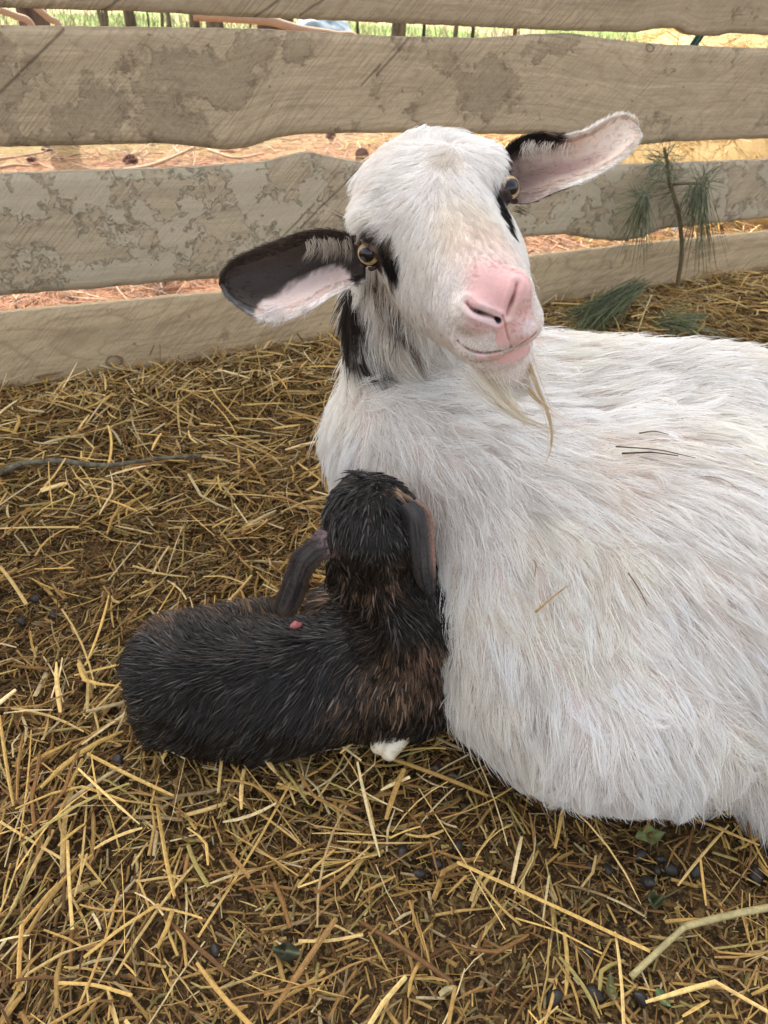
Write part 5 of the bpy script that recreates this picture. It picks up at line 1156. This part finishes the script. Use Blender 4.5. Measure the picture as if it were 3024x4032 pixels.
# ------------------------------------------------------------------ beyond the fence
def cone(p, s, ax, label):
    """an open pine cone: a core with spiralling scales"""
    Vs, Qs, o = [], [], 0; ax = unit(ax); a = unit(np.cross(ax, [0.3, 0.1, 1])); b = np.cross(ax, a)
    for k in range(70):
        f = (k + .5) / 70; th = k * 2.39996; r = s * 0.42 * math.sin(math.pi * (0.12 + 0.80 * f)) ; c = p + ax * s * (f - .5); d = a * math.cos(th) + b * math.sin(th); tn = np.cross(ax, d)
        tip = c + d * r + ax * s * 0.10; w = 0.11 * s
        P = np.array([c - tn * w * .4, c + tn * w * .4, tip + tn * w, tip - tn * w]); P2 = P - ax * s * 0.035
        Vs += [P, P2]; Qs += [[o, o + 1, o + 2, o + 3], [o + 7, o + 6, o + 5, o + 4], [o + 3, o + 2, o + 6, o + 7], [o + 2, o + 1, o + 5, o + 6], [o, o + 3, o + 7, o + 4], [o + 1, o, o + 4, o + 5]]; o += 8
    lone('pine_cone', np.concatenate(Vs), np.array(Qs), M_CONE, label, 'pine cone', 'pine cones beyond the fence', None, False)
t = NT('cone_scale'); M_CONE = t.base(t.mix(t.noise(t.n('TexCoord').outputs['Object'], 60, 3), (0.10, 0.06, 0.05), (0.30, 0.20, 0.17)), 0.8, 0.2)
for x, y, s, lab in [(510, 632, .07, 'open pine cone in the gap above the crusted board, at the left'), (1425, 612, .085, 'grey open pine cone in the gap beside the brow of the goat'), (1300, 536, .06, 'dark pine cone under the mud stained board'), (187, 590, .05, 'small pine cone at the far left of the upper gap'), (135, 640, .06, 'pine cone half sunk in needles at the far left')]:
    cone(on_ground(x, y, s * .3), s, np.array([rng.normal(), rng.normal(), .3]), lab)
t = NT('dead_branch'); tc = t.n('TexCoord').outputs['Object']; M_BR = t.base(t.mix(t.noise(tc, 40, 4), (0.36, 0.25, 0.17), (0.52, 0.38, 0.27)), 0.85, 0.2)
for pts, r, lab in [([(455, 676), (580, 655), (680, 618), (765, 578)], .011, 'dead branch slanting through the gap above the crusted board'), ([(820, 590), (930, 622), (1030, 605)], .009, 'thin dead branch right of the slanting one'), ([(0, 660), (60, 650), (130, 655)], .008, 'thin twig at the left end of the upper gap'), ([(-40, 630), (60, 618), (170, 600)], .008, 'bent twig behind the pine cones at the far left')]:
    V, Q, T = tube(spline([on_ground(x, y, .03) for x, y in pts], 16), np.linspace(r, r * .6, 16), 8); lone('dead_branch', V, [Q, T], M_BR, lab, 'branch', 'dead branches beyond the fence')
def at_dist(px, py, dist):                                   # a point at a horizontal distance from the camera
    d = ray(px, py); return CP + d * (dist / math.hypot(d[0], d[1]))
V, Q, T = tube(spline([at_dist(760, 60, 3.0), at_dist(900, 68, 3.0), at_dist(1060, 82, 3.0), at_dist(1120, 98, 3.0), at_dist(1200, 118, 3.0), at_dist(1320, 136, 3.0), at_dist(1420, 168, 3.0), at_dist(1500, 420, 2.95)], 50), np.linspace(.016, .010, 50), 8)
lone('dead_branch', V, [Q, T], M_BR, 'pale bare branch arching across the gap under the top board', 'branch', 'dead branches beyond the fence')
for pts, lab in [([(-60, 20), (60, 62), (130, 110), (190, 330)], 'pale branch at the left end of the top gap'), ([(110, 0), (190, 70), (235, 108), (300, 300)], 'pale branch crossing in front of the dark trunk')]:
    V, Q, T = tube(spline([at_dist(x, y, 3.2) for x, y in pts], 20), .011, 8); lone('dead_branch', V, [Q, T], M_BR, lab, 'branch', 'dead branches beyond the fence')
t = NT('pine_bark'); tc = t.n('TexCoord').outputs['Object']; c = t.mix(t.ramp(t.noise(t.mapping(tc, (9, 9, 2)), 2, 5), [(0.35, 0), (0.65, 1)]), (0.055, 0.04, 0.032), (0.19, 0.145, 0.12)); t.base(c, 0.95, 0.1); t.bump(t.noise(t.mapping(tc, (14, 14, 3)), 2, 5), 0.9, 0.02); M_TRUNK = t.m
def trunk(px, dist, wpx, label, lean=0.0, h=4.5, cat='tree', group='tree trunks beyond the fence', mat=None):
    p = at_dist(px, 70, dist); r = wpx / FPX * ((p - CP) @ CF) / 2; g = np.array([p[0], p[1], float(ground_z(p[None])[0]) - 0.05])
    tr = empty('tree', tuple(g)); tag(tr, label, cat, group)
    z = np.linspace(0, h, 24); P = g + np.stack([lean * z + 0.04 * np.sin(z * 1.3 + px), 0.03 * np.sin(z + px), z], -1)
    V, Q, T = tube(P, r * (1 + 0.5 * np.exp(-z / 0.12)) * (1 - 0.12 * z) , 14); mesh_np('trunk', V, [Q, T], mat or M_TRUNK, tr)
    for k in range(3):
        zz = 1.6 + 0.8 * k; a = g + np.array([lean * zz, 0, zz]); th = px * .7 + k * 2.2; L = max(0.25, r * 7)
        V, Q, T = tube(spline([a, a + np.array([math.cos(th), math.sin(th), .25]) * L * .5, a + np.array([math.cos(th), math.sin(th), .6]) * L], 8), np.linspace(r * .3, r * .08, 8), 6); mesh_np('limb', V, [Q, T], mat or M_TRUNK, tr)
for px, d_, w, lab in [(128, 5.0, 125, 'thick dark pine trunk at the left end of the top gap'), (505, 9, 46, 'grey trunk between thin stems in the top gap'), (748, 8, 42, 'brown trunk left of the arching branch'), (858, 8.5, 72, 'broad grey trunk just behind the arching branch'), (1588, 7.5, 62, 'grey brown trunk above the forehead of the goat')]:
    trunk(px, d_, w, lab)
for k, px in enumerate((372, 418, 432, 566, 640, 682, 968, 1410, 1808)): trunk(px, 6.5 + k * .4, 9 + 5 * (k % 3), 'thin sapling stem standing in the far grass', 0.02 * ((-1) ** k), 2.4, 'sapling', 'thin sapling stems in the far grass')
# posts and other things glimpsed through the top gap
def post(px, dist, w, h, c, label, lean=0.0):
    p = at_dist(px, 110, dist); g = np.array([p[0], p[1], float(ground_z(p[None])[0]) - 0.05]); s = w / FPX * ((p - CP) @ CF) / 2
    pr = np.array([(-1, -.15), (-.15, -.15), (-.15, -1), (.15, -1), (.15, -.15), (1, -.15), (1, .15), (-1, .15)]) * s; n = len(pr); r0 = np.array([np.array([a, b, 0]) for a, b in pr]); V = np.concatenate([g + r0, g + r0 * .98 + np.array([lean * h, 0, h])])
    j = np.arange(n); Q = np.stack([j, (j + 1) % n, n + (j + 1) % n, n + j], 1); t = NT('painted_post'); m = t.base(c, 0.6, 0.3)
    o = mesh_np('metal_post', V - g, [Q, np.array([np.arange(n)[::-1], n + np.arange(n)])], m, None, None, False); o.location = g; tag(o, label, 'post', 'metal posts beyond the fence')
post(2385, 3.4, 34, 1.0, (0.02, 0.07, 0.06), 'dark green leaning metal post at the right of the top gap', 0.5); post(1670, 6, 13, 1.2, (0.02, 0.035, 0.03), 'thin black green metal post right of the grey brown trunk'); post(1863, 6, 14, 1.2, (0.05, 0.04, 0.035), 'thin dark metal post above the ear side of the forehead'); post(2030, 5.5, 17, 1.1, (0.12, 0.07, 0.05), 'thin rusty metal post in the middle of the top gap')
def lump(name, c, r, h, mat, label, cat, col=None, seed=1, rough=0.25, kind=None):
    u, v = np.meshgrid(np.linspace(0.02, np.pi / 2 + 0.12, 22), np.linspace(0, 2 * np.pi, 48, endpoint=False), indexing='ij')
    V = np.stack([np.sin(u) * np.cos(v) * r[0], np.sin(u) * np.sin(v) * r[1], np.cos(u) * h], -1).reshape(-1, 3); V = V * (1 + rough * (fbm(V + seed, 2.2 / max(r), seed) - .5) * 2)[:, None]
    i = np.arange(21)[:, None] * 48; j = np.arange(48)[None]; Q = np.stack([i + j, i + 48 + j, i + 48 + (j + 1) % 48, i + (j + 1) % 48], -1).reshape(-1, 4)
    o = mesh_np(name, np.concatenate([V, [[0, 0, h]]]), [Q, np.stack([np.arange(48), (np.arange(48) + 1) % 48, np.full(48, len(V))], 1)], mat); o.location = c; tag(o, label, cat, kind=kind); return o, V
t = NT('blue_tarp'); tc = t.n('TexCoord').outputs['Object']; M_TARP = t.base(t.mix(t.noise(tc, 5, 3), (0.05, 0.08, 0.11), (0.35, 0.43, 0.50)), 0.35, 0.5)
p = at_dist(1270, 100, 11); lump('tarp_heap', (p[0], p[1], float(ground_z(p[None])[0])), (0.46, 0.4), 0.40, M_TARP, 'blue grey tarpaulin heap far behind the arching branch', 'tarpaulin', seed=4)
p = at_dist(1085, 100, 8); t = NT('rotten_stump'); tc = t.n('TexCoord').outputs['Object']; M_ST = t.base(t.mix(t.noise(tc, 12, 4), (0.04, 0.03, 0.025), (0.13, 0.09, 0.07)), 0.95, 0.1); lump('stump', (p[0], p[1], float(ground_z(p[None])[0])), (0.19, 0.19), 0.75, M_ST, 'dark rotten stump behind the arching branch', 'stump', seed=9, rough=0.18)
# heap of straw beyond the fence on the right
t = NT('straw_heap_core'); pos = t.n('NewGeometry').outputs['Position']; M_CORE = t.base(t.mix(t.noise(pos, 70, 5, .7), (0.34, 0.22, 0.09), (0.74, 0.55, 0.27)), 0.8, 0.2)
hc_ = at_dist(3080, 420, 4.5); ho, HVv = lump('straw_heap', (hc_[0], hc_[1], 0), (1.15, 0.95), 0.70, M_CORE, 'bright yellow heap of loose straw beyond the right hand boards', 'straw heap', seed=2, rough=0.2)
sel = rng.choice(len(HVv), 5200); pz = HVv[sel] + rng.normal(0, 0.02, (len(sel), 3)); pz[:, 2] = np.maximum(pz[:, 2] * rng.uniform(.97, 1.04, len(sel)), .01); k = len(sel)
V, Q, per = stalks(k, pz, rng.uniform(0, 6.3, k), rng.normal(0, .3, k), rng.uniform(.08, .25, k), rng.uniform(.002, .005, k), rng.uniform(.0008, .0014, k), rng.normal(0, .05, k), np.zeros(k), 3)
so = mesh_np('loose_straw', V, Q, M_STRAW, None, np.repeat(PAL0[rng.choice([0, 1, 6, 2], k)] * rng.uniform(.9, 1.2, k)[:, None], per, 0), False); so.parent = ho; so['kind'] = 'stuff'
t = NT('pale_stone'); M_STONE = t.base(t.mix(t.noise(t.n('TexCoord').outputs['Object'], 30, 4), (0.45, 0.44, 0.47), (0.66, 0.64, 0.66)), 0.8, 0.2)
p = on_ground(2628, 915); lump('stone', (p[0], p[1], p[2]), (0.075, 0.05), 0.03, M_STONE, 'flat pale grey stone in the lower gap behind the seedling', 'stone', seed=3, rough=.15)
# long grass in the far field
xy = np.stack([rng.uniform(-9, 12, 14000), rng.uniform(4.5, 16, 14000)], -1); xy = xy[fence_side(xy) > 3.2]; k = len(xy); hgt = rng.uniform(.05, .22, k)
V, Q, per = stalks(k, np.concatenate([xy, (ground_z(xy) + hgt * .45)[:, None]], -1), rng.uniform(0, 6.3, k), rng.uniform(.9, 1.5, k), hgt, np.full(k, .012), np.full(k, .002), rng.normal(0, .1, k), np.zeros(k), 3)
gc = np.array([(0.33, 0.32, 0.19), (0.42, 0.38, 0.26), (0.54, 0.43, 0.30), (0.30, 0.28, 0.18)])[rng.choice(4, k, p=(.35, .3, .25, .1))] * rng.uniform(.6, .95, k)[:, None]
tag(mesh_np('grass', V, Q, M_LEAF, None, np.repeat(gc, per, 0), False), 'rough green and straw coloured grass far beyond the fence', 'grass', kind='stuff')
